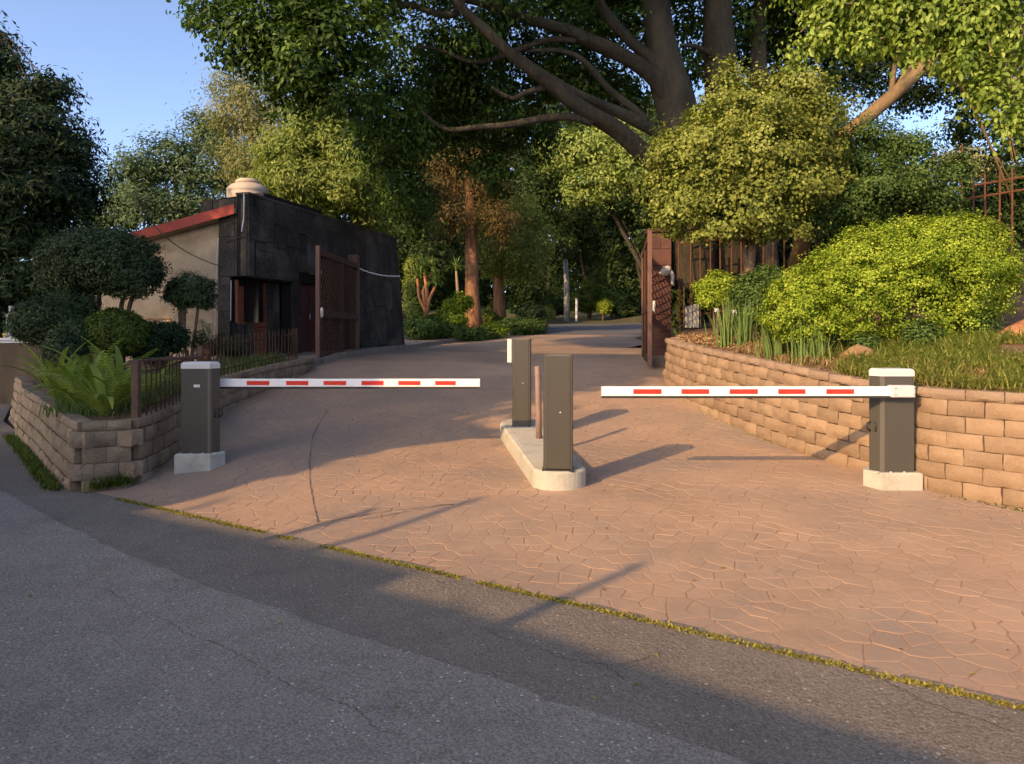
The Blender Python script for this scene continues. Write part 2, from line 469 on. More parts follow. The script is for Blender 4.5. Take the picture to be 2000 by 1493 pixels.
M['greyplastic'] = surf('light_grey_plastic', (.50,.49,.47), (.53,.52,.5), 6, .5)
M['redtape'] = surf('red_tape', (.58,.035,.02), (.64,.045,.028), 6, .4)
M['rubber'] = surf('black_rubber', (.02,.019,.018), (.035,.033,.03), 8, .7)
M['pipe'] = surf('brown_pipe', (.20,.13,.10), (.25,.17,.13), 8, .6)
M['tank'] = surf('beige_tank', (0.4324,0.3680,0.2944), (0.5060,0.4324,0.3496), 3, .6, stain=(0.3496,0.2852,0.2208), sscale=3)
M['glass'] = surf('dark_window', (.008,.007,.006), (.014,.011,.009), 2, .3, spec=.3)
M['barkdark'] = surf('ficus_bark', (0.0270,0.0225,0.0142), (0.0562,0.0465,0.0300), 2.5, .95, .05, 9, fine=(0.0210,0.0173,0.0112), fscale=16, stretch=(1,1,.35), stain=(0.0750,0.0638,0.0435), sscale=1.1)
M['barkred'] = surf('red_bark', (.19,.095,.05), (.31,.17,.095), 3, .9, .03, 14, fine=(.12,.055,.028), fscale=14, stretch=(1,1,.1))
M['barktan'] = surf('tan_bark', (.20,.14,.09), (.30,.22,.14), 4, .9, .02, 14, stretch=(1,1,.3))
M['barkbrown'] = surf('brown_bark', (.13,.08,.035), (.20,.13,.06), 4, .9, .02, 14, stretch=(1,1,.3))
M['barkorange'] = surf('smooth_orange_bark', (.30,.13,.055), (.40,.19,.09), 5, .8, .01, 14)
M['stem'] = surf('shrub_stem', (.10,.065,.04), (.17,.11,.07), 8, .9, .01, 30)
M['fairwall'] = surf('stained_concrete_in_shade', (0.0576,0.0414,0.0270), (0.0900,0.0666,0.0450), 1.6, .9, .006, 20, stain=(0.0252,0.0180,0.0126), sscale=1.5, stretch=(1,1,.35))  # stains, plus a base colour darkened to carry the shade on this wall
M['rail'] = surf('pale_rail', (0.4650,0.4800,0.5100), (0.5250,0.5400,0.5625), 5, .5)
M['yellow'] = surf('yellow_paint', (.55,.36,.04), (.6,.4,.05), 5, .6)
M['plaster'] = surf('white_plaster', (.55,.52,.47), (.64,.61,.55), 2, .9)
M['rock'] = surf('brown_rock', (.20,.115,.055), (.32,.2,.1), 5, .95, .03, 12)
M['cloth'] = surf('grey_plastic_wrap', (.40,.36,.33), (.5,.46,.42), 9, .6, .01, 20)
M['metalgrey'] = surf('grey_pole', (.22,.22,.21), (.3,.3,.28), 6, .5)

Lf = {}
Lf['ficus'] = leafmat('ficus_leaf', (.018,.038,.008), (.05,.095,.017), (.16,.25,.05), .3)
Lf['over'] = leafmat('overhang_leaf', (.10,.15,.022), (.19,.26,.038), (.31,.37,.085), .35, .5)
Lf['conifer'] = leafmat('conifer_spray', (.012,.024,.009), (.024,.045,.015), (.065,.09,.028), .15)
Lf['far'] = leafmat('far_leaf', (.04,.07,.035), (.075,.115,.05), (.13,.17,.07), .3)
Lf['olive'] = leafmat('olive_leaf', (0.150,0.156,0.056), (0.225,0.225,0.088), (0.312,0.300,0.125), .3)
Lf['light'] = leafmat('light_leaf', (0.115,0.162,0.032), (0.203,0.250,0.054), (0.311,0.351,0.092), .35)
Lf['rustneedle'] = leafmat('rusty_needle', (.06,.05,.018), (.12,.09,.032), (.22,.155,.055), .25)
Lf['dark'] = leafmat('dark_leaf', (.016,.032,.008), (.032,.056,.013), (.07,.10,.025), .3)
Lf['mid'] = leafmat('mid_leaf', (0.0420,0.0788,0.0173), (0.0735,0.1260,0.0285), (0.1365,0.1995,0.0428), .3)
Lf['gold'] = leafmat('golden_leaf', (0.1104,0.1300,0.0220), (0.2024,0.2350,0.0450), (0.3312,0.3500,0.0900), .3)
Lf['lime'] = leafmat('lime_leaf', (.09,.14,.008), (.235,.32,.024), (.40,.46,.06), .3, .65)
Lf['topiary'] = leafmat('topiary_leaf', (.028,.046,.018), (.055,.082,.032), (.10,.13,.055), .15, .6, .2)
Lf['round'] = leafmat('round_bush_leaf', (.05,.075,.012), (.09,.125,.018), (.13,.165,.03), .25)
Lf['fern'] = leafmat('fern_frond', (0.1520,0.2153,0.0359), (0.2504,0.3146,0.0580), (0.4292,0.4140,0.0828), .35, .5)
Lf['strap'] = leafmat('strap_leaf', (0.072,0.130,0.035), (0.130,0.208,0.053), (0.221,0.273,0.082), .25)
Lf['grass'] = leafmat('grass_blade', (0.1620,0.2160,0.0432), (0.3024,0.3456,0.0783), (0.5616,0.5184,0.1647), .3, .7)
Lf['drygrass'] = leafmat('dry_blade', (.22,.15,.06), (.32,.22,.10), (.42,.31,.16), .2, .8)
Lf['moss'] = leafmat('moss_blade', (0.1280,0.1200,0.0160), (0.2400,0.2160,0.0320), (0.3360,0.2880,0.0720), .2, .8)
Lf['palm'] = leafmat('palm_leaf', (.012,.026,.010), (.024,.048,.016), (.045,.08,.028), .15)
Lf['chip'] = leafmat('mulch_chip', (.26,.15,.07), (.40,.25,.12), (.55,.38,.2), .0, .9)
Lf['litter'] = leafmat('fallen_leaf', (.13,.09,.03), (.22,.17,.05), (.33,.28,.10), .1, .8)

# ------------------------------------------------------------------ ground, road, driveway
def sheet(name, xs, ys, zf, mat, keep=None, parent=None):
    V = []; idx = {}; Fc = []
    for j, y in enumerate(ys):
        for i, x in enumerate(xs):
            idx[i, j] = len(V); V.append((x, y, zf(x, y)))
    for j in range(len(ys)-1):
        for i in range(len(xs)-1):
            if keep and not keep((xs[i]+xs[i+1])/2, (ys[j]+ys[j+1])/2): continue
            Fc.append((idx[i, j], idx[i+1, j], idx[i+1, j+1], idx[i, j+1]))
    mb = MB(); mb.add(V, Fc)
    return mb.build(name, mat, parent, smooth=True)
lin = lambda a, b, n: [a + (b-a)*i/(n-1) for i in range(n)]
struct(sheet('ground', lin(-600, 600, 13), lin(-300, 900, 13), lambda x, y: -.12, M['ground']))
# the public road: dark older strip, with a greyer resurfaced layer on it, its edge ragged
def edge_pt(s, off):    # s metres along the driveway edge from its left end, off metres towards the road
    return EA + EDIR*s - EN*off
mb = MB()
rowA = [edge_pt(s, -.06) for s in lin(-1.0, 34, 60)]
rowB = [edge_pt(s, 14.5) for s in lin(-1.0, 34, 60)]
vs = [(p.x, p.y, 0) for p in rowA] + [(p.x, p.y, 0) for p in rowB]
mb.add(vs, [(60+i, 61+i, i+1, i) for i in range(59)])
# the road going on to the left behind the planter
lp = [(-3.5, 8.13), (-5.6, 9.8), (-7.4, 11.3), (-9.5, 13.8), (-11.5, 17.0), (-16, 20.0), (-40, 26)]
lq = [rowB[0][:], (-13.5, -2.2), (-17, 1), (-21, 5), (-26, 9), (-34, 13), (-52, 18)]
lp[0] = (rowA[0].x, rowA[0].y); lq[0] = (rowB[0].x, rowB[0].y)
mb.add([(x, y, 0) for x, y in lp] + [(x, y, 0) for x, y in lq], [(7+i, i, i+1, 8+i)[::-1] for i in range(6)])
road = struct(mb.build('road', M['asphalt_old']))
e1 = []; nn_ = 150
_ep = [on_ground(px, py, lambda x, y: .012) for px, py in ((-420, 800), (0, 958), (125, 1025), (260, 1088), (415, 1150), (560, 1196), (700, 1246), (860, 1293), (926, 1316), (1040, 1350), (1090, 1374), (1300, 1440), (1500, 1500), (1800, 1590), (2300, 1740))]
_es = [(p.x-EA.x)*EDIR.x + (p.y-EA.y)*EDIR.y for p in _ep]; _eo = [-edged(p.x, p.y) for p in _ep]
for i, s in enumerate(lin(-6, 12.5, nn_)):
    off = float(np.interp(s, _es, _eo)) + .03*noise.noise(Vector((s*2.7, 0, 3))) + .03*noise.noise(Vector((s*9, 0, 3)))
    e1.append(edge_pt(s, off))
mb = MB()
far_ = [edge_pt(s, 8.0) for s in lin(-6, 12.5, nn_)]
mb.add([(p.x, p.y, .012) for p in e1] + [(p.x, p.y, .012) for p in far_] + [(p.x, p.y, -.01) for p in e1],
       [(nn_+i, nn_+i+1, i+1, i) for i in range(nn_-1)] + [(2*nn_+i, 2*nn_+i+1, i+1, i)[::-1] for i in range(nn_-1)])
mb.build('resurfaced_layer', M['asphalt_new'], road)
def crack(pxs, w, zf, mat, parent, name='crack', dz=.003, jit=.02, seed=0):
    pts = []
    for a, b in zip(pxs[:-1], pxs[1:]):
        for k in range(10): pts.append((a[0]+(b[0]-a[0])*k/10, a[1]+(b[1]-a[1])*k/10))
    w3 = [on_ground(x, y, zf) for x, y in pts]
    V = []; Fc = []
    for i, p in enumerate(w3):
        t = (w3[min(i+1, len(w3)-1)] - w3[max(0, i-1)]); t.z = 0; t.normalize()
        s = Vector((-t.y, t.x, 0)); j = s * jit * noise.noise(Vector((i*.9, seed, 5)))
        ww = w * (.35 + abs(noise.noise(Vector((i*.6, seed+9, 1))))*1.8)
        for k in (-1, 1):
            q = p + j + s*ww*k*.5; V.append((q.x, q.y, zf(q.x, q.y) + dz))
    for i in range(len(w3)-1): Fc.append((2*i, 2*i+1, 2*i+3, 2*i+2))
    m = MB(); m.add(V, Fc); return m.build(name, mat, parent)
zr = lambda x, y: .012
crack([(270, 1195), (330, 1215), (360, 1240), (440, 1265), (500, 1300), (570, 1345), (620, 1360), (690, 1385), (740, 1430), (800, 1440)], .005, zr, M['crack'], road, seed=1)
crack([(690, 1385), (760, 1390), (850, 1400)], .003, zr, M['crack'], road, seed=2)
crack([(0, 1150), (90, 1140), (210, 1152), (270, 1195)], .005, zr, M['crack'], road, seed=3)
z0 = lambda x, y: 0.0
crack([(930, 1225), (985, 1250), (1040, 1262), (1110, 1290), (1180, 1300), (1220, 1330)], .007, z0, M['crack'], road, seed=4, jit=.05)
crack([(1220, 1330), (1190, 1308), (1240, 1295), (1300, 1275)], .006, z0, M['crack'], road, seed=5)
crack([(1640, 1290), (1720, 1330), (1800, 1370), (2000, 1440)], .010, z0, M['crack'], road, seed=6)

def dx0(y):   # left limit of the driveway slab at depth y
    return max(-4.75, EA.x + (EA.y - y)*1.49)
V = []; Fc = []; ys = lin(-.6, 30.5, 130); nx = 46
for j, y in enumerate(ys):
    a = dx0(y) if y < 22 else float(np.interp(y, [22, 26, 30.5], [-4.75, -2.8, 0.2]))
    b = 9.0 if y < 6 else 6.0
    for i in range(nx):
        x = a + (b-a)*i/(nx-1); V.append((x, y, zd(x, y) - .009 + (.0 if y < 14.0 else .006)))
for j in range(len(ys)-1):
    for i in range(nx-1):
        k = j*nx+i; Fc.append((k, k+1, k+nx+1, k+nx))
mb = MB(); mb.add(V, Fc)
drive = struct(mb.build('driveway', M['stamp_sheet'], smooth=True))

# irregular stamped stones with V joints: Voronoi cells, edges wavy
def in_drive(x, y):
    if y < 1.8 or y > 14.0 or abs(x) > .74*y + 2.0: return False
    if edged(x, y) < -.1: return False
    if x < -4.6: return False
    xr = float(np.interp(y, [2.9, 6.0, 6.45, 7.18, 8.0, 8.6, 10.85, 11.8, 13.6, 15.6], [7.5, 5.6, 4.75, 4.2, 4.0, 3.75, 3.05, 2.95, 2.95, 3.1]))
    return x < xr
st = .165
seeds = []
j = 0; y = 1.6
while y < 16:
    x = -5 + (st/2 if j % 2 else 0)
    while x < 7.8:
        seeds.append((x + random.uniform(-.4, .4)*st, y + random.uniform(-.4, .4)*st*1.1)); x += st*1.06
    y += st*1.0; j += 1
S = np.array(seeds)
cells = []
def wavy(a, b):
    """points along an edge, displaced by a position-fixed noise so that both neighbours agree"""
    out = []
    n = 2
    for k in range(n):
        t = k/n; q = a + (b-a)*t
        out.append(q)
    return out
def warp(q):
    v = Vector((q[0]*4.2, q[1]*4.2, .5)); 
    return np.array([q[0] + .03*noise.noise(v), q[1] + .03*noise.noise(v + Vector((31, 7, 2)))])
for i, s in enumerate(S):
    if not in_drive(*s): continue
    d2 = ((S - s)**2).sum(1); nb = np.argsort(d2)[1:20]
    poly = [np.array(q) + s for q in ((-.5, -.5), (.5, -.5), (.5, .5), (-.5, .5))]
    hp = [((S[k]-s), ((S[k]+s)/2)) for k in nb]
    for nrm, mid in hp:
        out = []
        for a, b in zip(poly, poly[1:] + poly[:1]):
            da = np.dot(a-mid, nrm); db = np.dot(b-mid, nrm)
            if da <= 0: out.append(a)
            if da*db < 0: out.append(a + (b-a)*da/(da-db))
        poly = out
        if len(poly) < 3: break
    if len(poly) < 3: continue
    w = []
    for a, b in zip(poly, poly[1:] + poly[:1]): w += [warp(q) for q in wavy(a, b)]
    en = np.array([EN.x, EN.y]); e0 = np.array([EA.x, EA.y])   # cut along the road edge
    out = []
    for a, b in zip(w, w[1:] + w[:1]):
        da = -np.dot(a-e0, en) + .01; db = -np.dot(b-e0, en) + .01
        if da <= 0: out.append(a)
        if da*db < 0: out.append(a + (b-a)*da/(da-db))
    if len(out) >= 4: cells.append((s, out))
cells.sort(key=lambda c: c[0][1] + (100 if abs(c[0][0]) > .70*c[0][1] else 0))
def cell_geo(mb, s, poly):
    n = len(poly); c = sum(poly)/n
    gap = random.uniform(.004, .008); dz = random.uniform(-.0008, .0008); tx = random.uniform(-.006, .006); ty = random.uniform(-.006, .006)
    o = []; q = []; r = []
    for p in poly:
        v = p - c; L = max(1e-6, float(np.linalg.norm(v)))
        jd = .0062*max(0.08, min(1, 0.6 + 1.1*noise.noise(Vector((p[0]*2.3, p[1]*2.3, 9)))))
        o.append((p[0], p[1], zd(p[0], p[1]) - jd))
        k = p - v/L*gap; q.append((k[0], k[1], zd(k[0], k[1]) - min(.0012, jd*.3) + dz + tx*v[0] + ty*v[1]))
        k = p - v/L*(gap + .010); r.append((k[0], k[1], zd(k[0], k[1]) + dz + tx*v[0] + ty*v[1]))
    mb.cur = 1
    mb.add(o + q, [(i, (i+1) % n, n+(i+1) % n, n+i) for i in range(n)])
    mb.cur = 0
    mb.add(q + r, [(i, (i+1) % n, n+(i+1) % n, n+i) for i in range(n)] + [[n+i for i in range(n)]])
rest = MB()
for k, (s, poly) in enumerate(cells):
    if k < 300:
        m = MB(); cell_geo(m, s, poly); m.build('paving_stone', [M['stamp'], M['joint']], drive)
    else: cell_geo(rest, s, poly)
o = rest.build('paving_stones', [M['stamp'], M['joint']], drive); o['kind'] = 'stuff'
crack([(640, 800), (612, 850), (604, 900), (606, 950), (614, 990), (622, 1025)], .012, zd, M['crack'], drive, name='expansion_joint', dz=.006, jit=.012, seed=8)
crack([(560, 1045), (640, 1020), (760, 1000), (900, 985)], .014, zd, M['crack'], drive, name='expansion_joint', dz=.006, jit=.03, seed=9)
crack([(700, 1018), (780, 1004), (880, 985)], .009, zd, M['crack'], drive, name='expansion_joint', dz=.006, jit=.03, seed=10)

# moss along the joint between driveway and road
N = 13000
s = RNG.uniform(-.2, 12, N); keepm = np.array([noise.noise(Vector((v*1.1, 2, 8))) + noise.noise(Vector((v*4, 2, 8)))*.5 > -.3 for v in s])
gapm = ~(((s > 8.9) & (s < 9.1)) | ((s > 9.7) & (s < 10.1)))
s = s[keepm & gapm & (s > 0)]; off = RNG.normal(.02, .017, len(s))
B = np.array([[*edge_pt(a, b), 0] for a, b in zip(s, off)])
B[:, 2] = -.005
an = RNG.uniform(0, 6.28, len(s)); D = np.stack([np.cos(an), np.sin(an), 0*an], 1)
o = link('moss_strip', blade_mesh('moss_strip', B, D, RNG.uniform(.008, .026, len(s)), .013, RNG.uniform(.3, 1.2, len(s)), Lf['moss'], 2, 4))
tag(o, 'thin line of yellow green moss along the driveway joint', 'moss', kind='stuff')

# inner asphalt road beyond the gate and the garden ground around it
irx = lambda x, y: g(y) + .002
struct(sheet('inner_road', lin(-8, 16, 25), lin(28.6, 47, 24), lambda x, y: g(y) + .004, M['asphalt_far'],
             keep=lambda x, y: (x > -1 - (y-30)*1.2 and y > 29.5 + max(0, (2 - x)*.4) and y < 43 + .25*x)))
def zgarden(x, y):
    base = g(y)
    road_ = (x > float(np.interp(y, [22, 26, 29, 31, 36, 44], [-3.3, -2.2, -.2, 1.0, -3, -8]))) and (x < float(np.interp(y, [22, 30, 47], [3.6, 5.5, 13]))) and y < 42.5 + .25*x
    hill = .16*max(0, -x - 6)*(y > 26) * .5 + .14*max(0, x - 6) * min(1, max(0, (y-18)/8))
    return base - .12 if road_ else base + .10 + min(hill, 6) + .06*noise.noise(Vector((x*.5, y*.5, 2)))
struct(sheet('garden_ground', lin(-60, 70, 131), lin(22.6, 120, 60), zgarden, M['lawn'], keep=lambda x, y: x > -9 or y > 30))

# ------------------------------------------------------------------ split-face blocks
def block_variant(L, H, D, seed, bulge=.012, rough=.007):
    """block with its face towards -Y, origin at the centre of the back bottom edge"""
    rnd = random.Random(seed)
    nx, nz = 5, 4
    V = []; Fc = []
    for j in range(nz):
        for i in range(nx):
            u = i/(nx-1); w = j/(nz-1)
            edge = (i in (0, nx-1)) or (j in (0, nz-1))
            y = -D + (.014 if edge else 0) - (0 if edge else bulge*(math.sin(math.pi*u)*math.sin(math.pi*w))**.5) + rnd.uniform(-rough, rough)
            x = (u-.5)*(L-.003) + (0 if i in (0, nx-1) else rnd.uniform(-.012, .012)); z = .002 + w*(H-.004) + (0 if j in (0, nz-1) else rnd.uniform(-.01, .01))
            if edge: x += rnd.uniform(-.004, .004); z += rnd.uniform(-.004, .004)
            V.append((x, y, z))
    for j in range(nz-1):
        for i in range(nx-1):
            k = j*nx+i; Fc.append((k, k+1, k+nx+1, k+nx))
    b = len(V)
    V += [(-L/2+.004, 0, .004), (L/2-.004, 0, .004), (L/2-.004, 0, H-.004), (-L/2+.004, 0, H-.004)]
    bot = [i for i in range(nx)]; top = [(nz-1)*nx+i for i in range(nx)]
    lef = [j*nx for j in range(nz)]; rig = [j*nx+nx-1 for j in range(nz)]
    Fc += [bot[::-1] + [b, b+1], top + [b+2, b+3], lef + [b+3, b], rig[::-1] + [b+1, b+2], (b+1, b, b+3, b+2)]
    me = bpy.data.meshes.new('block'); me.from_pydata(V, [], Fc); me.update()
    bm = bmesh.new(); bm.from_mesh(me); bmesh.ops.recalc_face_normals(bm, faces=bm.faces); bm.to_mesh(me); bm.free()
    me.polygons.foreach_set('use_smooth', [True]*len(me.polygons)); me.set_sharp_from_angle(angle=math.radians(48))
    return me
def polyline(pts, step):
    """resample a plan polyline (x, y, z) to equal steps -> points and tangents"""
    pts = [Vector(p) for p in pts]
    dense = []
    for i in range(len(pts)-1):
        for k in range(24):
            t = k/24
            p0 = pts[max(0, i-1)]; p1 = pts[i]; p2 = pts[i+1]; p3 = pts[min(len(pts)-1, i+2)]
            dense.append(.5*((2*p1) + (p2-p0)*t + (2*p0-5*p1+4*p2-p3)*t*t + (3*p1-p0-3*p2+p3)*t**3))
    dense.append(pts[-1])
    out = []; acc = 0; nxt = 0
    for a, b in zip(dense[:-1], dense[1:]):
        L = (Vector((b.x-a.x, b.y-a.y))).length
        while nxt <= acc + L and L > 0:
            t = (nxt-acc)/L; q = a.lerp(b, t); d = (b-a); sl = d.z/max(1e-6, Vector((d.x, d.y)).length); d.z = 0
            out.append((q, d.normalized(), sl)); nxt += step
        acc += L
    return out
def block_wall(parent, top_path, L, H, Hcap, rows, D, mats, face_side, seed=0, batter=.012, caps=True):
    """courses hang below the path of the wall's top; face_side: +1 face to the right of travel"""
    var = [block_variant(L, H, D, seed+i) for i in range(6)]
    vcap = [block_variant(L, Hcap, D+.015, seed+20+i, .012, .005) for i in range(4)]
    for me in var: me.materials.append(mats[0])
    for me in vcap: me.materials.append(mats[1])
    core = MB()
    for r in range(-1 if caps else 0, rows):
        samples = polyline(top_path, L)
        half = polyline(top_path, L/2)
        pts = half[1::2] if r % 2 else half[0::2]
        for q, d, sl in pts:
            nrm = Vector((d.y, -d.x, 0)) * face_side          # outward
            z = q.z - (Hcap if r < 0 else Hcap + H*(r+1))
            me = random.choice(vcap if r < 0 else var)
            o = bpy.data.objects.new('cap_block' if r < 0 else 'block', me); COL.objects.link(o)
            o.parent = parent; o.matrix_parent_inverse = Matrix.Translation(parent.location).inverted()
            off = nrm * (batter*(r+1) + random.uniform(-.006, .006) - D)
            xax = Vector((-nrm.y, nrm.x, 0))
            c = Vector((q.x, q.y, z)) + off
            slx = sl * (1 if xax.dot(d) > 0 else -1)
            Mx = Matrix(((xax.x, -nrm.x, 0, c.x), (xax.y, -nrm.y, 0, c.y), (slx, 0, 1, c.z), (0, 0, 0, 1)))
            jit = Matrix.Rotation(random.uniform(-.02, .02), 4, 'Z') @ Matrix.Rotation(random.uniform(-.008, .008), 4, 'Y')
            sxz = random.uniform(.985, 1.0)
            o.matrix_basis = Mx @ jit @ Matrix.Diagonal((sxz, 1, 1, 1))
    # dark core behind the faces so that joints read as joints
    smp = polyline(top_path, L/2)
    V = []; Fc = []
    for q, d, sl in smp:
        nrm = Vector((d.y, -d.x, 0)) * face_side
        a = Vector((q.x, q.y, 0)) - nrm*.05; b = Vector((q.x, q.y, 0)) - nrm*(D+.03)
        zt = q.z - Hcap*.6; zb = q.z - Hcap - H*rows
        V += [(a.x, a.y, zb), (a.x, a.y, zt), (b.x, b.y, zt), (b.x, b.y, zb)]
    for i in range(len(smp)-1):
        k = i*4
        for e in range(4): Fc.append((k+e, k+(e+1) % 4, k+4+(e+1) % 4, k+4+e))
    Fc += [(0, 1, 2, 3), (len(V)-1, len(V)-2, len(V)-3, len(V)-4)]
    m = MB(); m.add(V, Fc); m.build('wall_core', M['mortar'], parent)

# right retaining wall (travel from the near end to the gate; face looks to the left)
RW = [(5.9, 4.9, 1.09), (5.2, 5.6, 1.09), (4.52, 6.45, 1.09), (4.03, 7.2, 1.09), (3.72, 8.0, 1.13), (3.47, 8.7, 1.20), (3.2, 9.7, 1.29), (2.95, 10.8, 1.38), (2.78, 11.9, 1.46), (2.76, 12.8, 1.52), (2.79, 13.35, 1.55)]
rw = thing('retaining_wall', 'long curved retaining wall of tan split-face blocks behind the barrier', 'wall', (4.0, 7.2, .1))
block_wall(rw, RW, .325, .150, .100, 7, .16, (M['block'], M['block_cap']), -1, 1)
# end return of the wall, by the gate leaf
block_wall(rw, [(2.93, 13.66, 1.56), (3.25, 14.3, 1.57), (3.5, 15.2, 1.58)], .325, .150, .100, 7, .16, (M['block'], M['block_cap']), -1, 4)

# left planter wall: along the road, round the nose, back along the driveway
LWr = [(-9.6, 14.3, .80), (-8.55, 12.9, .79), (-7.75, 11.7, .77), (-6.5, 10.15, .75), (-5.4, 8.75, .72), (-4.62, 7.78, .705), (-4.42, 7.62, .705)]
LWn = [(-4.42, 7.60, .705), (-4.0, 7.80, .705)]
LWd = [(-3.97, 7.86, .705), (-3.98, 8.4, .73), (-4.12, 9.5, .80), (-4.3, 10.8, .93), (-4.27, 12.0, 1.02), (-4.1, 13.3, 1.10), (-3.98, 14.2, 1.14), (-3.95, 14.7, 1.15)]
lw = thing('planter_wall', 'low grey brown stone block planter wall with ferns at the road corner', 'wall', (-4.4, 8.0, 0))
block_wall(lw, LWr, .30, .165, .10, 5, .16, (M['block_left'], M['block_left']), 1, 7, batter=.02)
block_wall(lw, LWn, .225, .165, .10, 5, .16, (M['block_left'], M['block_left']), 1, 9, batter=.02)
block_wall(lw, LWd, .30, .165, .10, 6, .16, (M['block_left'], M['block_left']), 1, 11, batter=.01)

# planting beds
def strip_sheet(name, A, B, n, m, zadd, mat):
    """surface between two polylines of equal count"""
    pa = [q for q, d, s in polyline(A, .1)]; pb = [q for q, d, s in polyline(B, .1)]
    V = []; Fc = []
    for i in range(n):
        a = pa[int(i*(len(pa)-1)/(n-1))]; b = pb[int(i*(len(pb)-1)/(n-1))]
        for k in range(m):
            t = k/(m-1); q = a.lerp(b, t); z = a.z + (b.z-a.z)*(t**.8)
            V.append((q.x, q.y, z + zadd + .05*noise.noise(Vector((q.x*1.7, q.y*1.7, 0)))))
    for i in range(n-1):
        for k in range(m-1):
            j = i*m+k; Fc.append((j, j+1, j+m+1, j+m))
    mb = MB(); mb.add(V, Fc); o = mb.build(name, mat, smooth=True)
    return struct(o)
RWi = [(x+.10, y, z) for x, y, z in RW]
FEN = [(12.5, 7.5, 2.2), (11.6, 10, 2.3), (10.6, 13, 2.45), (9.2, 15.5, 2.4), (7.6, 16.6, 2.2), (5.8, 17.1, 1.95), (3.95, 17.4, 1.75)]
strip_sheet('bed_soil', RWi, FEN, 60, 30, -.07, M['soil'])
HB = [(40, 10, 9), (38, 16, 9), (34, 24, 9), (28, 30, 8), (20, 36, 6.5), (12, 40, 4), (8, 34, 2.6)]
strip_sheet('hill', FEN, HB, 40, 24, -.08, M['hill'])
def zbed(x, y):
    """height of the right bed near a plan point (nearest sampled vertex)"""
    return _zb(x, y)
_bv = np.array([v.co[:] for v in bpy.data.objects['bed_soil'].data.vertices])
def _zb(x, y):
    d = (_bv[:, 0]-x)**2 + (_bv[:, 1]-y)**2
    i = np.argsort(d)[:3]; w = 1/(d[i]+1e-4); return float((_bv[i, 2]*w).sum()/w.sum())
LA = [(-9.5, 14.3, .82), (-7.8, 11.8, .8), (-6.4, 10.2, .78), (-5.3, 8.9, .74), (-4.5, 7.95, .72), (-4.25, 7.8, .72)]
LB = [(-9.2, 16.3, 1.1), (-7.5, 15.9, 1.1), (-5.6, 15.3, 1.12), (-4.2, 14.6, 1.14), (-4.35, 11, .93), (-4.1, 8.0, .72)]
strip_sheet('planter_soil', LA, LB, 40, 14, -.05, M['soil'])
_lv = np.array([v.co[:] for v in bpy.data.objects['planter_soil'].data.vertices])
def zleft(x, y):
    d = (_lv[:, 0]-x)**2 + (_lv[:, 1]-y)**2
    i = np.argsort(d)[:3]; w = 1/(d[i]+1e-4); return float((_lv[i, 2]*w).sum()/w.sum())

# kerb and pavement in front of the gatehouse, running on round the garden bed
KP = [(-4.05, 14.6), (-3.95, 16), (-3.72, 18), (-3.45, 20), (-3.0, 22), (-2.2, 24.5), (-1.0, 27), (.3, 29.3), (1.1, 30.8), (1.35, 32), (1.0, 33.6), (-1, 35.5)]
V = []; Fc = []
sm = polyline([(x, y, 0) for x, y in KP], .35)
for q, d, sl in sm:
    nrm = Vector((d.y, -d.x, 0)); z = g(q.y)
    for w, h in ((0, -.1), (.0, .11), (-.015, .13), (-.14, .13), (-.14, -.1)):
        p = q + nrm*w; V.append((p.x, p.y, z+h))
for i in range(len(sm)-1):
    for e in range(4): Fc.append((i*5+e, i*5+e+1, (i+1)*5+e+1, (i+1)*5+e)[::-1])
mb = MB(); mb.add(V, Fc); kerb = struct(mb.build('kerb', M['kerb']))
V = []; Fc = []
sm2 = [s for s in sm if s[0].y < 25]
for i, (q, d, sl) in enumerate(sm2):
    nrm = Vector((d.y, -d.x, 0)); z = g(q.y) + .122
    a = q - nrm*.13; b = q - nrm*2.2
    V += [(a.x, a.y, z), (b.x, b.y, z + .01)]
for i in range(len(sm2)-1): Fc.append((2*i, 2*i+2, 2*i+3, 2*i+1)[::-1])
mb = MB(); mb.add(V, Fc); struct(mb.build('pavement', M['kerb']))

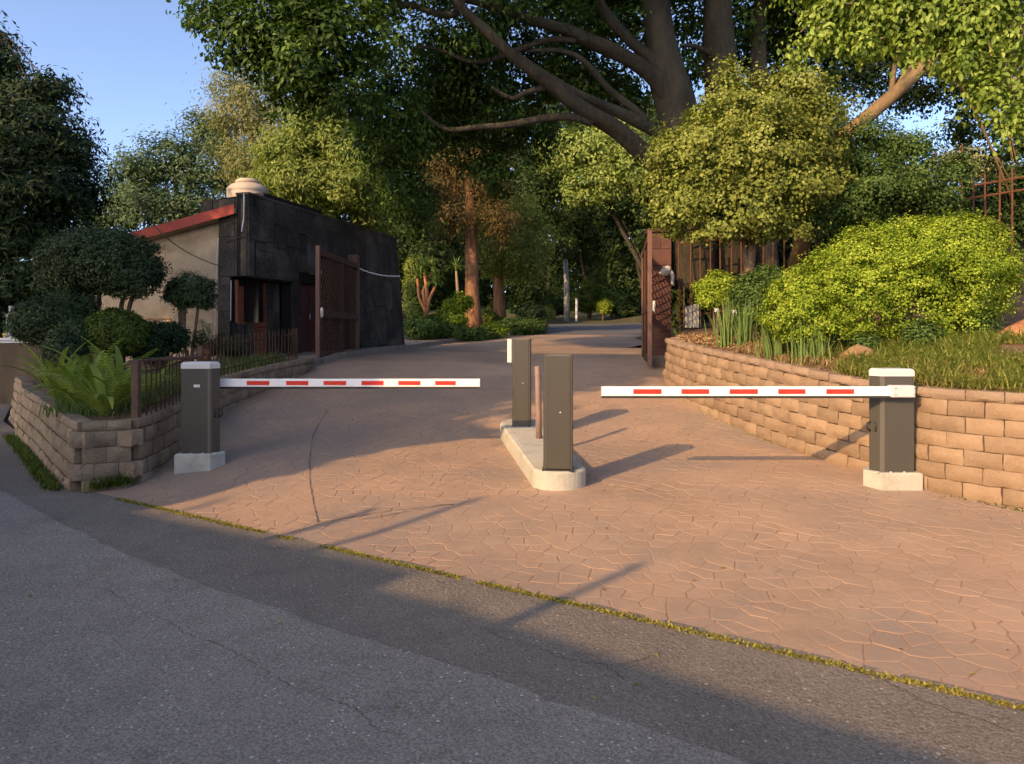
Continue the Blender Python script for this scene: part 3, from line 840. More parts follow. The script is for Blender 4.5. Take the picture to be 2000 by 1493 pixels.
# ------------------------------------------------------------------ traffic island, pedestals, bollard
a0 = Vector((.462, 7.30)); a1 = Vector((.11, 9.62)); ax = (a1-a0).normalized(); pr = Vector((ax.y, -ax.x)); hw = .268
poly = []
for k in range(17):
    an = math.pi*k/16; poly.append(a0 + pr*(-math.cos(an))*hw - ax*math.sin(an)*hw*.78)
for k in range(13):
    an = math.pi*k/12; poly.append(a1 + pr*math.cos(an)*hw + ax*math.sin(an)*hw*.8)
isl = MB(); isl.prism([tuple(p) for p in poly], -.15, .18, zd, .022)
isl = isl.build('traffic_island', M['concrete'])
tag(isl, 'pale concrete traffic island with rounded nose in the middle of the driveway', 'traffic island')
def pedestal(base, w, d, h, rot, label, panel=False):
    t = thing('access_pedestal', label, 'pedestal', base, 'grey brown pedestals on the island')
    R = Matrix.Rotation(rot, 3, 'Z')
    def q(v): return R @ Vector(v) + Vector(base)
    def pr_(name, poly, z0, z1, mat, bev=0):
        m = MB(); m.prism(poly, z0, z1, None, bev)
        m.v = [tuple(q(v)) for v in m.v]; return m.build(name, mat, t)
    e = .026
    pr_('body', [(-w/2+e, -d/2), (w/2-e, -d/2), (w/2-e, d/2), (-w/2+e, d/2)], 0.012, h-.012, M['cabinet'])
    for s in (-1, 1):
        x0, x1 = (-w/2, -w/2+e-.0015) if s < 0 else (w/2-e+.0015, w/2)
        o = pr_('side_profile', [(x0, -d/2+.012), (x0+(.008 if s < 0 else 0), -d/2-.004), (x1-(.008 if s > 0 else 0), -d/2-.004), (x1, -d/2+.012), (x1, d/2), (x0, d/2)], 0.006, h-.004, M['cabinet'])
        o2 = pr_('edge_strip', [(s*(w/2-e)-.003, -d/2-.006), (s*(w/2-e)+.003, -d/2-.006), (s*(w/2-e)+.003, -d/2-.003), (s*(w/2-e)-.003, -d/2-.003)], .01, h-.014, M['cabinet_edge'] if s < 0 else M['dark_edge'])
    m = MB()
    prof = [(-w/2+.003, h-.011), (-w/2+.03, h), (0, h+.006), (w/2-.03, h), (w/2-.003, h-.011)]
    vs = [(x, y, z) for y in (-d/2+.002, d/2) for x, z in prof]
    vs += [(x, y, h-.0125) for y in (-d/2+.002, d/2) for x, z in prof]
    fs = [(i, i+1, i+6, i+5) for i in range(4)] + [(10+i, 11+i, i+1, i) for i in range(4)]
    m.add([q(v) for v in vs], fs); m.build('top_cap', M['cabinet_edge'], t)
    pr_('base_plate', [(-w/2-.01, -d/2-.01), (w/2+.01, -d/2-.01), (w/2+.01, d/2), (-w/2-.01, d/2)], -.02, .005, M['dark_edge'])
    m = MB(); m.tube([q((.02, -d/2-.001, h*.5)), q((.02, -d/2-.006, h*.5))], .006, 10); m.build('lock', M['white'], t)
    if panel:
        pr_('reader_panel', [(-w/2-.062, -d/2+.03), (-w/2-.008, -d/2+.02), (-w/2-.001, -d/2+.03), (-w/2-.001, d/2-.02), (-w/2-.062, d/2-.02)], h-.30, h-.005, M['cap'])
    return t
kz = lambda p: zd(p[0], p[1]) + .18
b1 = (.453, 7.25); pedestal((b1[0], b1[1], kz(b1)), .287, .21, 1.115, math.radians(-4), 'front grey brown access pedestal at the rounded nose of the island')
b2 = (.124, 9.40); pedestal((b2[0], b2[1], kz(b2)), .235, .20, 1.115, math.radians(-4), 'rear grey brown pedestal with a white reader panel on its side', True)
b3 = (.31, 8.62)
m = MB(); z = kz(b3)
m.tube([(b3[0]+.006, b3[1], z-.05), (b3[0], b3[1], z+.3), (b3[0]-.012, b3[1], z+.835), (b3[0]-.0125, b3[1], z+.85)], [.037, .036, .035, .028], 16)
o = m.build('pipe_bollard', M['pipe'], smooth=True); tag(o, 'slim brown pipe post between the two pedestals', 'bollard')

# ------------------------------------------------------------------ barriers
def barrier(base, mirror, rot, label, H, arm, stripes, armz, front):
    """mirror=+1: chamfer and arm towards -X (right barrier); -1 towards +X (left barrier)"""
    t = thing('boom_barrier', label, 'barrier gate', base, 'boom barriers across the driveway')
    R = Matrix.Rotation(rot, 3, 'Z')
    def q(v): return R @ Vector((v[0]*mirror, v[1], v[2])) + Vector(base)
    def pr_(name, poly, z0, z1, mat, bev=0, par=None):
        m = MB(); m.prism(poly, z0, z1, None, bev); m.v = [tuple(q(v)) for v in m.v]
        if mirror < 0: m.f = [f[::-1] for f in m.f]
        return m.build(name, mat, par or t)
    PL = .15
    plan = [(-.09, .08), (-.15, -.04), (-.085, -.175), (.22, -.175), (.22, .08)]
    def grow(pl, e): return [(x + math.copysign(e, x+ (0 if abs(x) > .1 else -.0)), y + math.copysign(e, y)) for x, y in pl]
    # concrete plinth, edges worn
    pb = pr_('plinth', [(-.13, .14), (-.212, -.05), (-.115, -.235), (.272, -.235), (.272, .14)], -.10, PL, M['concrete'] if mirror > 0 else M['concrete_grey'], .014)
    body = pr_('cabinet', plan, PL, PL + H - .075, M['cabinet'])
    # light strip on the folded edge
    pr_('edge_strip', [(-.0985, -.1500), (-.0885, -.1778), (-.066, -.1782), (-.066, -.1752), (-.0862, -.1752), (-.0958, -.1490)], PL + .004, PL + H - .078, M['cabinet_edge'])
    lid = pr_('lid', grow(plan, .004), PL + H - .072, PL + H, M['cap'], .022)
    pr_('lid_seam', grow(plan, -.003), PL + H - .076, PL + H - .071, M['dark_edge'])
    # maker's label
    pr_('label_plate', [(.02, -.1785), (.085, -.1785), (.085, -.1752), (.02, -.1752)], PL + H - .275, PL + H - .247, M['white'])
    pr_('label_print', [(.03, -.1793), (.075, -.1793), (.075, -.1786), (.03, -.1786)], PL + H - .264, PL + H - .2585, M['dark_edge'])
    # door handle on the lane side
    m = MB(); m.tube([q((-.145, -.05, PL + .475)), q((-.178, -.06, PL + .46)), q((-.18, -.06, PL + .41)), q((-.145, -.05, PL + .385))], .010, 8)
    m.build('door_handle', M['dark_edge'], t, smooth=True)
    m = MB(); m.tube([q((-.122, -.102, PL + .48)), q((-.118, -.112, PL + .43)), q((-.120, -.106, PL + .385))], .011, 8); m.build('lock_recess', M['dark_edge'], t, smooth=True)
    for k in range(3):
        m = MB(); m.lathe(q((-.15 + .13*k, -.205, PL - .001)), [(.010, 0), (.010, .010), (.006, .013)], 8); m.build('anchor_bolt', M['greyplastic'], t)
    # arm
    x0, x1 = arm; yA = front; zz = armz - base[2]
    ah = .092
    def bx(name, xa, xb, ya, yb, za, zb, mat, par, bev=0):
        m = MB(); m.box(((xa+xb)/2, (ya+yb)/2, (za+zb)/2), (abs(xb-xa), yb-ya, zb-za)); 
        return m.build(name, mat, par, bevel=bev)
    A = bx('arm', x0, x1, yA-.022, yA+.022, armz-ah/2, armz+ah/2, M['white'], t, .008)
    bx('rubber_strip', x0, x1, yA-.012, yA+.012, armz-ah/2-.020, armz-ah/2-.0005, M['rubber'], A)
    bx('arm_end_cap', min(x0, x1, key=lambda v: abs(v-base[0]) * -1) - .004, min(x0, x1, key=lambda v: abs(v-base[0]) * -1) + .004, yA-.0235, yA+.0235, armz-ah/2-.001, armz+ah/2+.001, M['cap'], A, .002)
    for xa, xb in stripes:
        bx('red_stripe', xa, xb, yA-.0262, yA-.0221, armz-.024, armz+.022, M['redtape'], A)
    return t, A, q
# right
rb = on_ground(1743, 957); rb.x = 3.676; rb = Vector((rb.x, rb.y + .2, zd(rb.x, rb.y+.2)))
Yr = rb.y - .235
zr_ = P(0, 764.5, Yr).z
xs_ = lambda px, Y: (px-CX)*Y/F
rbar, rarm, rq = barrier(rb, 1, 0.0, 'right barrier in front of the tan block wall, striped arm reaching left', 1.0, (xs_(1175, Yr), xs_(1742, Yr)),
        [(xs_(a, Yr-.024), xs_(b, Yr-.024)) for a, b in ((1237, 1292), (1331, 1385), (1425, 1480), (1520, 1573), (1614, 1668))], zr_, Yr)
m = MB()
hx0, hx1 = xs_(1737, Yr), xs_(1784, Yr)
m.prism([(hx0, Yr-.045), (hx1, Yr-.045), (hx1, Yr+.062), (hx0, Yr+.062)], zr_-.058, zr_+.058, None, .012)
hub = m.build('arm_holder', M['greyplastic'], rbar, bevel=.012)
for px in (1741, 1778):
    m = MB(); m.box((xs_(px, Yr), Yr-.046, zr_), (.010, .006, .075)); m.build('clamp_line', M['cap'], hub)
    for dz in (-.03, .03):
        m = MB(); m.tube([(xs_(px+4, Yr), Yr-.0445, zr_+dz), (xs_(px+4, Yr), Yr-.049, zr_+dz)], .005, 8); m.build('screw', M['dark_edge'], hub)
# left
lb = on_ground(386, 921); lb.x = -3.364*(lb.y+.025)/8.0; lb = Vector((lb.x, lb.y + .2, zd(lb.x, lb.y+.2)))
Yl = lb.y + .10
zl_ = P(0, 748, Yl).z
lbar, larm, lq_ = barrier(lb, -1, math.radians(2), 'left barrier beside the fern planter, striped arm reaching right', 1.0, (xs_(427, Yl), xs_(937, Yl)),
        [(xs_(a, Yl-.024), xs_(b, Yl-.024)) for a, b in ((482, 526), (559, 602), (632, 676), (706, 749), (778, 821), (850, 890))], zl_, Yl)
m = MB(); m.box(((xs_(412, Yl)+xs_(428, Yl))/2, Yl, zl_), (abs(xs_(428, Yl)-xs_(412, Yl)), .085, .10)); m.build('arm_holder', M['greyplastic'], lbar, bevel=.01)

# ------------------------------------------------------------------ gatehouse
gh = thing('gatehouse', 'dark stone clad gatehouse with red roof edge and cream side wall', 'building', (-5.4, 15.0, 1.0))
ZT = 4.45; ZB = .9
A0 = Vector((-5.37, 15.0)); B0 = Vector((-3.45, 22.0))
wd_ = (B0-A0).normalized(); wn = Vector((wd_.y, -wd_.x)); WL = (B0-A0).length      # wn points to the driveway
def fw(u, z, o=0.0):
    """point on the driveway-side wall: u metres from the near corner, battered towards the foot at the far end"""
    k = (ZT - z)/(ZT-ZB)
    end = u/WL
    p = A0 + wd_*(u + .30*k*end) + wn*(o + .16*k*end)
    return Vector((p.x, p.y, z))
def slab(mb, f, u0, u1, z0, z1, o0, o1):
    mb.hexa([f(u0, z0, o1), f(u1, z0, o1), f(u1, z0, o0), f(u0, z0, o0), f(u0, z1, o1), f(u1, z1, o1), f(u1, z1, o0), f(u0, z1, o0)])
def clad(f, u0, u1, z0, z1, wmean, hmean, seed, holes=(), par=gh):
    rnd = random.Random(seed)
    u = u0
    while u < u1 - .02:
        w = rnd.uniform(.7, 1.35)*wmean
        if u + w > u1 - .15: w = u1 - u
        z = z0
        while z < z1 - .02:
            h = rnd.uniform(.7, 1.5)*hmean
            if z + h > z1 - .2: h = z1 - z
            uc, zc = u + w/2, z + h/2
            if not any(a < uc < b and c < zc < d for a, b, c, d in holes):
                m = MB(); o1 = rnd.uniform(.018, .04)
                e = .004
                slab(m, f, u+e, u+w-e, z+e, z+h-e, .0, o1); m.build('stone_slab', M['basalt'], par, bevel=.004)
            z += h
        u += w
# cores
def core(f, u0, u1, z0, z1, th, name='wall', mat=None):
    m = MB(); slab(m, f, u0, u1, z0, z1, -th, 0); return m.build(name, mat or M['basalt_core'], gh)
UZ = 2.80                                   # foot of the overhanging corner
core(fw, 0, WL, UZ, ZT, .25); core(fw, 1.55, 1.86, ZB, UZ, .25); core(fw, 3.1, WL, ZB, UZ, .25)
core(fw, 1.86, 3.1, 3.02 - .02, 3.02, .2, 'door_head')
clad(fw, 0, 1.86, UZ, ZT, .42, .62, 3)
clad(fw, 1.86, 3.1, 3.03, ZT, .42, .55, 4)
clad(fw, 3.1, WL, ZB, ZT, .5, .62, 5)
clad(fw, 1.55, 1.86, ZB, UZ, .31, .5, 6)
m = MB(); slab(m, fw, -.02, WL+.01, ZT+.002, ZT+.05, -.26, .05); m.build('parapet_coping', M['basalt'], gh)
# left face: from the corner to the cream wall
C0 = A0.copy(); C1 = Vector((-6.03, 15.28)); ld = (C1-C0).normalized(); ln = Vector((ld.y, -ld.x)) * -1
if ln.y > 0: ln = -ln
def fl(u, z, o=0.0):
    k = (ZT-z)/(ZT-ZB); p = C0 + ld*(u + .10*k*(u/.72)) + ln*o
    return Vector((p.x, p.y, z))
LWID = (C1-C0).length
m = MB(); slab(m, fl, .0, LWID, UZ, ZT-.02, -.25, 0); m.build('wall', M['basalt_core'], gh)
clad(fl, .0, LWID, UZ, ZT-.05, .36, .55, 8)
# recessed lower part under the overhang: pier, corner window, slatted panel
rec = .33
def fwr(u, z, o=0.0): return fw(u, z, o - rec)
def flr(u, z, o=0.0): return fl(u, z, o - .02)
core(flr, .42, LWID, ZB, UZ, .25); clad(flr, .42, LWID, ZB, UZ, .3, .5, 9)
m = MB(); slab(m, flr, .30, .42, ZB, 1.86, -.3, -.28); m.build('wall', M['basalt_core'], gh)
WZ0, WZ1 = 1.86, 2.74
m = MB(); slab(m, fwr, .10, 1.56, ZB, WZ0, -.2, 0); m.build('wall', M['basalt_core'], gh)
clad(fwr, .12, .62, ZB, WZ0, .3, .5, 12)
clad(fwr, 1.08, 1.55, ZB, UZ, .3, .5, 13)
m = MB(); slab(m, fwr, 1.08, 1.56, ZB, UZ, -.2, -.001); m.build('wall', M['basalt_core'], gh)
# soffit
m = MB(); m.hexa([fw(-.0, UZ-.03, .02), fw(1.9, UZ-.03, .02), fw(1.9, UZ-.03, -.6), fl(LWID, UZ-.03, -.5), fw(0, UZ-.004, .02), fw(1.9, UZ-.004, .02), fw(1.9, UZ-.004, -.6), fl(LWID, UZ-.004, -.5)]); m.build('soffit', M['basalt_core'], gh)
# slatted timber panel below the window
for k in range(9):
    m = MB(); z = 1.02 + k*.094; slab(m, fwr, .62, 1.06, z, z+.084, .0, .03); m.build('slat', M['slatwood'], gh)
# window: glass round the corner, frame
win = MB(); slab(win, fwr, .14, 1.06, WZ0, WZ1, -.06, -.04); win = win.build('window', M['glass'], gh)
m = MB(); slab(m, flr, .02, .40, WZ0, WZ1, -.34, -.32); m.build('pane', M['glass'], win)
for u in (.12, .60, 1.04):
    m = MB(); slab(m, fwr, u, u+.04, WZ0, WZ1, -.05, .01); m.build('frame', M['slatwood'], win)
m = MB(); slab(m, fwr, .12, 1.08, WZ0-.03, WZ0+.02, -.05, .03); m.build('sill', M['slatwood'], win)
m = MB(); slab(m, fwr, .16, .58, WZ0+.02, WZ1-.12, -.038, -.03); m.build('blind', M['slatwood'], win)
# conduits
m = MB(); m.tube([fl(.40, 2.72, .0), fl(.40, 1.9, .0)], .010, 8); m.build('conduit', M['rail'], gh)
m = MB(); m.tube([fl(LWID-.02, 3.6, .06), fl(LWID, 2.9, .06), fl(LWID+.02, 1.2, .06)], .009, 8); m.build('conduit', M['rail'], gh)
m = MB(); m.tube([fl(.03, ZT+.02, .06), fl(.04, ZT-.5, .06), fl(.09, ZT-.75, .06)], .012, 8); m.build('conduit', M['rail'], gh)
# door in the driveway wall
dr = MB(); slab(dr, fw, 1.88, 3.08, ZB+.1, 3.0, -.16, -.11); dr = dr.build('door', M['maroon'], gh)
for u in (1.9, 2.44, 2.98):
    m = MB(); slab(m, fw, u, u+.08, ZB+.12, 2.98, -.109, -.085); m.build('door_stile', M['maroon'], dr)
m = MB(); m.tube([fw(2.40, 1.98, -.08), fw(2.40, 2.1, -.06)], .012, 8); m.build('door_handle', M['cap'], dr)
m = MB(); slab(m, fw, 2.32, 3.05, 3.02, 3.06, -.02, .12); m.build('lamp_bracket', M['gatepost'], gh)
m = MB(); slab(m, fw, 2.55, 2.72, 3.06, 3.13, -.01, .09); m.build('door_lamp', M['cloth'], gh)
# cream side wall, sloping with the roof
E0 = Vector((-5.98, 15.42)); E1 = Vector((-9.0, 16.15)); ed = (E1-E0).normalized(); en_ = Vector((ed.y, -ed.x))
if en_.y > 0: en_ = -en_
EL = (E1-E0).length
def fe(u, z, o=0.0):
    p = E0 + ed*u + en_*o; return Vector((p.x, p.y, z))
rz = lambda u: 3.98 - .205*u
m = MB(); m.hexa([fe(0, ZB, 0), fe(EL, ZB, 0), fe(EL, ZB, -4.0), fe(0, ZB, -4.0), fe(0, rz(0), 0), fe(EL, rz(EL), 0), fe(EL, rz(EL), -4.0), fe(0, rz(0), -4.0)])
m.build('cream_wall', M['cream'], gh)
rf = MB(); rf.hexa([fe(-.42, rz(-.42)+.02, .33), fe(EL+.4, rz(EL+.4)+.02, .33), fe(EL+.4, rz(EL+.4)+.02, -4.2), fe(-.42, rz(-.42)+.02, -4.2),
              fe(-.42, rz(-.42)+.13, .33), fe(EL+.4, rz(EL+.4)+.13, .33), fe(EL+.4, rz(EL+.4)+.13, -4.2), fe(-.42, rz(-.42)+.13, -4.2)])
rf = rf.build('roof', M['cream'], gh)
m = MB(); m.hexa([fe(-.44, rz(-.44)-.01, .352), fe(EL+.42, rz(EL+.42)-.01, .352), fe(EL+.42, rz(EL+.42)-.01, .333), fe(-.44, rz(-.44)-.01, .333),
              fe(-.44, rz(-.44)+.19, .352), fe(EL+.42, rz(EL+.42)+.19, .352), fe(EL+.42, rz(EL+.42)+.19, .333), fe(-.44, rz(-.44)+.19, .333)]); m.build('red_fascia', M['redpaint'], rf)
for k in range(9):
    u = -.3 + k*.42
    m = MB(); m.hexa([fe(u, rz(u)+.13, .31), fe(u+.40, rz(u+.40)+.13, .31), fe(u+.40, rz(u+.40)+.13, -4.2), fe(u, rz(u)+.13, -4.2),
                  fe(u, rz(u)+.2, .31), fe(u+.40, rz(u+.40)+.165, .31), fe(u+.40, rz(u+.40)+.165, -4.2), fe(u, rz(u)+.2, -4.2)]); m.build('roof_tile', M['roof'], rf)
# cream wall hatch frame
m = MB(); slab(m, fe, 1.3, 1.9, 1.93, 1.96, .0, .02); m.build('ledge', M['roof'], gh)
m = MB(); slab(m, fe, .95, 1.10, 1.75, 2.45, .0, .015); m.build('meter_box', M['basalt'], gh)
# parapet box behind the corner
m = MB()
q0 = P(392, 400, 16.6); 
bp_ = [Vector((-7.0, 16.7)), Vector((-5.22, 15.6)), Vector((-4.6, 17.8)), Vector((-6.6, 19.0))]
m.prism([tuple(v) for v in bp_], 3.9, 4.60); m.build('parapet_box', M['basalt_core'], gh)
def fb(u, z, o=0.0):
    d = (bp_[0]-bp_[1]).normalized(); n = Vector((d.y, -d.x)); n = n if n.y < 0 else -n
    p = bp_[1] + d*u + n*o; return Vector((p.x, p.y, z))
clad(fb, 0, (bp_[0]-bp_[1]).length, 3.9, 4.62, .4, .4, 15)
# step by the door
m = MB(); m.prism([(-5.15, 15.1), (-4.12, 14.85), (-4.0, 15.9), (-3.95, 17.2), (-4.7, 17.5)], .6, 1.13, None, .02); m.build('door_step', M['kerb'], gh)

# water tank on the roof
tk = P(484, 392, 17.0)
wt = thing('water_tank', 'round beige plastic water tank on the gatehouse roof', 'tank', (tk.x, tk.y, 4.62))
m = MB(); m.lathe((tk.x, tk.y, 4.62), [(.46, 0), (.46, .22), (.445, .24), (.46, .26), (.46, .32), (.38, .41), (.25, .46)], 28); body = m.build('tank_body', M['tank'], wt, smooth=True)
m = MB(); m.lathe((tk.x, tk.y, 5.075), [(.27, 0), (.27, .06), (.22, .10), (.08, .115)], 28); m.build('tank_lid', M['tank'], wt, smooth=True)
m = MB(); m.tube([(tk.x+.46, tk.y-.2, 4.6), (tk.x+.46, tk.y-.2, 4.75)], .02, 6); m.build('pipe', M['rail'], wt)

# cables
def cable(pts, r, name, label):
    m = MB(); m.tube(pts, r, 6); o = m.build(name, M['rubber'], smooth=True); tag(o, label, 'cable'); return o
cable(bz(P(262, 372, 15.0), P(300, 480, 15.0), P(432, 521, 15.05), 14), .010, 'sagging_cable', 'dark cable sagging across the cream wall to the stone corner')
cable(bz(fw(2.0, ZT-.02, .06), fw(1.1, 3.35, .05), fw(.02, 3.58, .05), 12) + [fl(.2, 3.58, .06), fl(.5, 3.5, .06)], .009, 'wall_cable', 'thin cable looping over the dark stone wall near its corner')
# chain of white links on the far part of the wall
ch = thing('link_chain', 'white link chain hanging along the dark stone wall behind the gate leaf', 'chain', fw(4.3, 2.9, .1))
for k in range(22):
    t = k/21; p = fw(4.05 + 2.75*t, 3.42 - .10*t - .10*math.sin(math.pi*t), .10 + .12*t)
    m = MB(); m.box(p, (.035, .10, .028), Matrix.Rotation(math.pi/2*(k % 2)*.5, 3, 'Y') @ Matrix.Rotation(-.15, 3, 'Z')); m.build('link', M['white'], ch)

# ------------------------------------------------------------------ gate leaves
def gate_leaf(name, label, H0, H1, z0, z1, hinge_far, panels=True, loc=None):
    """leaf from plan point H0 (free end) to H1 (hinge)"""
    t = thing(name, label, 'gate', (H0[0], H0[1], z0), 'timber gate leaves standing open')
    a = Vector(H0); b = Vector(H1); d = (b-a).normalized(); n = Vector((d.y, -d.x)); L = (b-a).length
    def f(u, z, o=0.0):
        p = a + d*u + n*o; return Vector((p.x, p.y, z))
    def bar(nm, u0, u1, za, zb, th, mat):
        m = MB(); slab(m, f, u0, u1, za, zb, -th, th); return m.build(nm, mat, t)
    bar('free_stile', 0, .08, z0, z1+.03, .042, M['gatepost'])
    bar('hinge_stile', L-.12, L, z0, z1-.02, .05, M['gatepost'])
    bar('bottom_rail', .112, L-.122, z0+.05, z0+.22, .04, M['darkwood'])
    bar('top_rail', .112, L-.122, z1-.16, z1-.02, .04, M['darkwood'])
    zm = z0 + (z1-z0)*.44
    bar('middle_rail', .112, L-.122, zm-.07, zm+.07, .04, M['darkwood'])
    um = L*.55
    bar('mullion', um-.09, um+.09, zm+.072, z1-.162, .038, M['darkwood'])
    bar('mullion', um-.05, um+.05, z0+.222, zm-.072, .038, M['darkwood'])
    k = 0
    for (u0, u1, za, zb) in ((.112, um-.092, zm+.072, z1-.162), (um+.092, L-.122, zm+.072, z1-.162), (.112, um-.052, z0+.222, zm-.072), (um+.052, L-.122, z0+.222, zm-.072)):
        w = u1-u0; h = zb-za; k += 1
        for sgn in ((1, -1) if k != 4 else (-1,)):
            c = -h
            while c < w:
                # line u - u0 = c + s, z - za = s (sgn=1) or h - s (sgn=-1)
                s0 = max(0, -c); s1 = min(h, w - c)
                if s1 - s0 > .08:
                    pa = (u0 + c + s0, za + s0 if sgn > 0 else zb - s0); pb = (u0 + c + s1, za + s1 if sgn > 0 else zb - s1)
                    hw_ = .021; oo = (.004, .018) if sgn > 0 else (-.018, -.004)
                    m = MB()
                    m.hexa([f(pa[0]-hw_, pa[1], oo[1]), f(pa[0]+hw_, pa[1], oo[1]), f(pa[0]+hw_, pa[1], oo[0]), f(pa[0]-hw_, pa[1], oo[0]),
                            f(pb[0]-hw_, pb[1], oo[1]), f(pb[0]+hw_, pb[1], oo[1]), f(pb[0]+hw_, pb[1], oo[0]), f(pb[0]-hw_, pb[1], oo[0])])
                    m.build('lattice_slat', M['darkwood'], t)
                c += .19
    m = MB(); c = f(.05, zm+.02, .08); m.box(c, (.05, .06, .2)); lt = m.build('latch', M['cap'], t, bevel=.01)
    m = MB(); m.tube([c + Vector((0, -.02, .03)), c + Vector((0, -.06, -.12))], .012, 6); m.build('latch_bolt', M['metalgrey'], lt)
    return t
gate_leaf('gate_leaf', 'brown lattice gate leaf standing open before the dark stone gatehouse', (-4.08, 15.5), (-3.97, 19.0), .97, 3.45, True)
gate_leaf('gate_leaf', 'brown gate leaf seen nearly edge on beside the red stone pillar', (2.72, 14.6), (3.2, 18.0), 1.0, 3.64, True)
# small hinge post of the left leaf
m = MB(); m.box((-4.12, 19.15, 2.3), (.3, .28, 2.75)); hp = m.build('gate_post', M['redstone'], bevel=.01)
tag(hp, 'short reddish post behind the open lattice gate leaf', 'post')
# right pillar in red stone courses
pl = thing('gate_pillar', 'red stone gate pillar with a cap beside the iron fence', 'pillar', (3.62, 18.25, 1.0))
z = .9
for k in range(8):
    h = .40; 
    for i in range(2 if k % 2 else 1):
        m = MB(); w = .52/(2 if k % 2 else 1)
        m.box((3.62 - .26 + w*(i+.5), 18.25, z+h/2), (w-.006, .52, h-.008)); m.build('pillar_stone', M['redstone'], pl, bevel=.006)
    z += h
m = MB(); m.box((3.62, 18.25, z+.05), (.64, .64, .10)); m.build('cap', M['redstone'], pl, bevel=.015)
m = MB(); m.box((3.62, 18.25, 2.5), (.48, .48, 3.2)); m.build('pillar_core', M['basalt_core'], pl)
# wrapped floodlight on the pillar
fl_ = P(1300, 530, 17.7)
sl = thing('floodlight', 'grey wrapped floodlight fixed to the red stone pillar', 'lamp', fl_)
m = MB(); m.lathe((0, 0, 0), [(.04, -.15), (.08, -.10), (.125, .0), (.10, .10), (.04, .15)], 12)
Rm = Matrix.Rotation(1.1, 3, 'Y'); m.v = [tuple(Rm @ Vector(v) * (1 + .3*noise.noise(Vector(v)*7)) + fl_) for v in m.v]; m.build('lamp_head', M['cloth'], sl, smooth=True)
m = MB(); m.tube([fl_ + Vector((.12, .02, .0)), fl_ + Vector((.17, 0, -.12)), fl_ + Vector((.16, 0, -.30)), fl_ + Vector((.20, .0, -.36))], [.05, .045, .04, .02], 8); m.build('loose_wrap', M['cloth'], sl, smooth=True)
m = MB(); m.tube([fl_ + Vector((.0, .05, .0)), fl_ + Vector((.06, .35, .02))], .03, 8); m.build('bracket', M['metalgrey'], sl)

# ------------------------------------------------------------------ iron fences
def bar_fence(name, label, path, height, step, mat, rails, r, zfun=None, spike=True, group=None, tall=()):
    sm_ = polyline(path, step)
    t = thing(name, label, 'fence', sm_[0][0], group)
    mp = MB(); mp.tube([(0, 0, -.06), (0, 0, height-.05)], r, 6)
    if spike: mp.tube([(0, 0, height-.05), (0, 0, height)], [r*1.2, r*.2], 6)
    me = bpy.data.meshes.new('bar'); me.from_pydata(mp.v, [], mp.f); me.materials.append(mat); me.update()
    for i, (q, d, s) in enumerate(sm_):
        o = link('bar', me, t, loc=q)
        o.rotation_euler = (random.uniform(-.012, .012), random.uniform(-.012, .012), 0)
        if i in tall: o.scale = (1.2, 1.2, 1.28)
    for h in rails:
        m = MB(); m.tube([q + Vector((0, 0, h)) for q, d, s in sm_[::2]] + [sm_[-1][0] + Vector((0, 0, h))], r*1.15, 6); m.build('rail', mat, t)
    return t
lf = [(-4.03, 8.15, .70), (-4.10, 8.9, .74), (-4.27, 10.0, .84), (-4.42, 11.0, .93), (-4.38, 12.0, 1.00), (-4.24, 13.2, 1.08), (-4.16, 14.3, 1.12), (-4.5, 14.9, 1.12)]
bar_fence('low_iron_fence', 'low rusty spiked iron fence on top of the planter wall', lf, .62, .135, M['rust'], (.12, .50), .0085)
# posts and pipe rail by the ferns
pp = thing('pipe_rail', 'brown pipe rail on two posts behind the ferns', 'rail', (-4.08, 8.02, .7))
c0 = P(266, 826, 8.0); m = MB(); m.box((c0.x, c0.y, (c0.z + P(266, 706, 8.0).z)/2 - .02), (.075, .075, .72)); m.build('post', M['iron'], pp, bevel=.004)
c1 = P(392, 700, 9.4); m = MB(); m.box((c1.x, c1.y, c1.z-.22), (.06, .06, .75)); m.build('post', M['iron'], pp, bevel=.004)
m = MB(); m.tube([P(252, 708, 8.0), P(300, 703, 8.5), P(395, 698, 9.4)], .022, 8); m.build('rail', M['iron'], pp)
rp = P(404, 712, 10.0)
m = MB(); m.tube([(rp.x, rp.y, rp.z-.35), (rp.x, rp.y, rp.z+.14)], .022, 8); m.box((rp.x, rp.y, rp.z+.17), (.075, .05, .06)); o = m.build('rusty_post', M['orange_iron'])
tag(o, 'thin rusty post with an orange top behind the left barrier', 'post')
FP = [(3.95, 17.4, 1.70), (5.8, 17.1, 1.9), (7.6, 16.6, 2.15), (9.2, 15.5, 2.35), (10.6, 13.5, 2.4), (11.4, 11, 2.25)]
bar_fence('tall_iron_fence', 'tall brown iron bar fence behind the shrubs on the right bank', FP, 2.55, .235, M['orange_iron'], (.35, 2.05, 2.3), .020, spike=False, tall=(23, 25))
# low panel gate against the tall fence by the pillar
pg = thing('wire_panel', 'rusty low framed panel leaning at the fence by the red pillar', 'panel', (4.1, 16.9, 1.6))
for (a, b) in (((1336, 640), (1336, 555)), ((1336, 555), (1400, 548)), ((1400, 548), (1400, 640)), ((1368, 640), (1368, 552)), ((1352, 640), (1352, 553))):
    m = MB(); m.tube([P(*a, 16.9), P(*b, 16.9)], .022 if a[0] in (1336, 1400) else .012, 6); m.build('panel_bar', M['iron'], pg)
m = MB(); m.hexa([P(1338, 640, 17.05), P(1365, 640, 17.05), P(1365, 640, 17.1), P(1338, 640, 17.1), P(1338, 600, 17.05), P(1365, 592, 17.05), P(1365, 592, 17.1), P(1338, 600, 17.1)]); m.build('stone', M['concrete_grey'], pg)

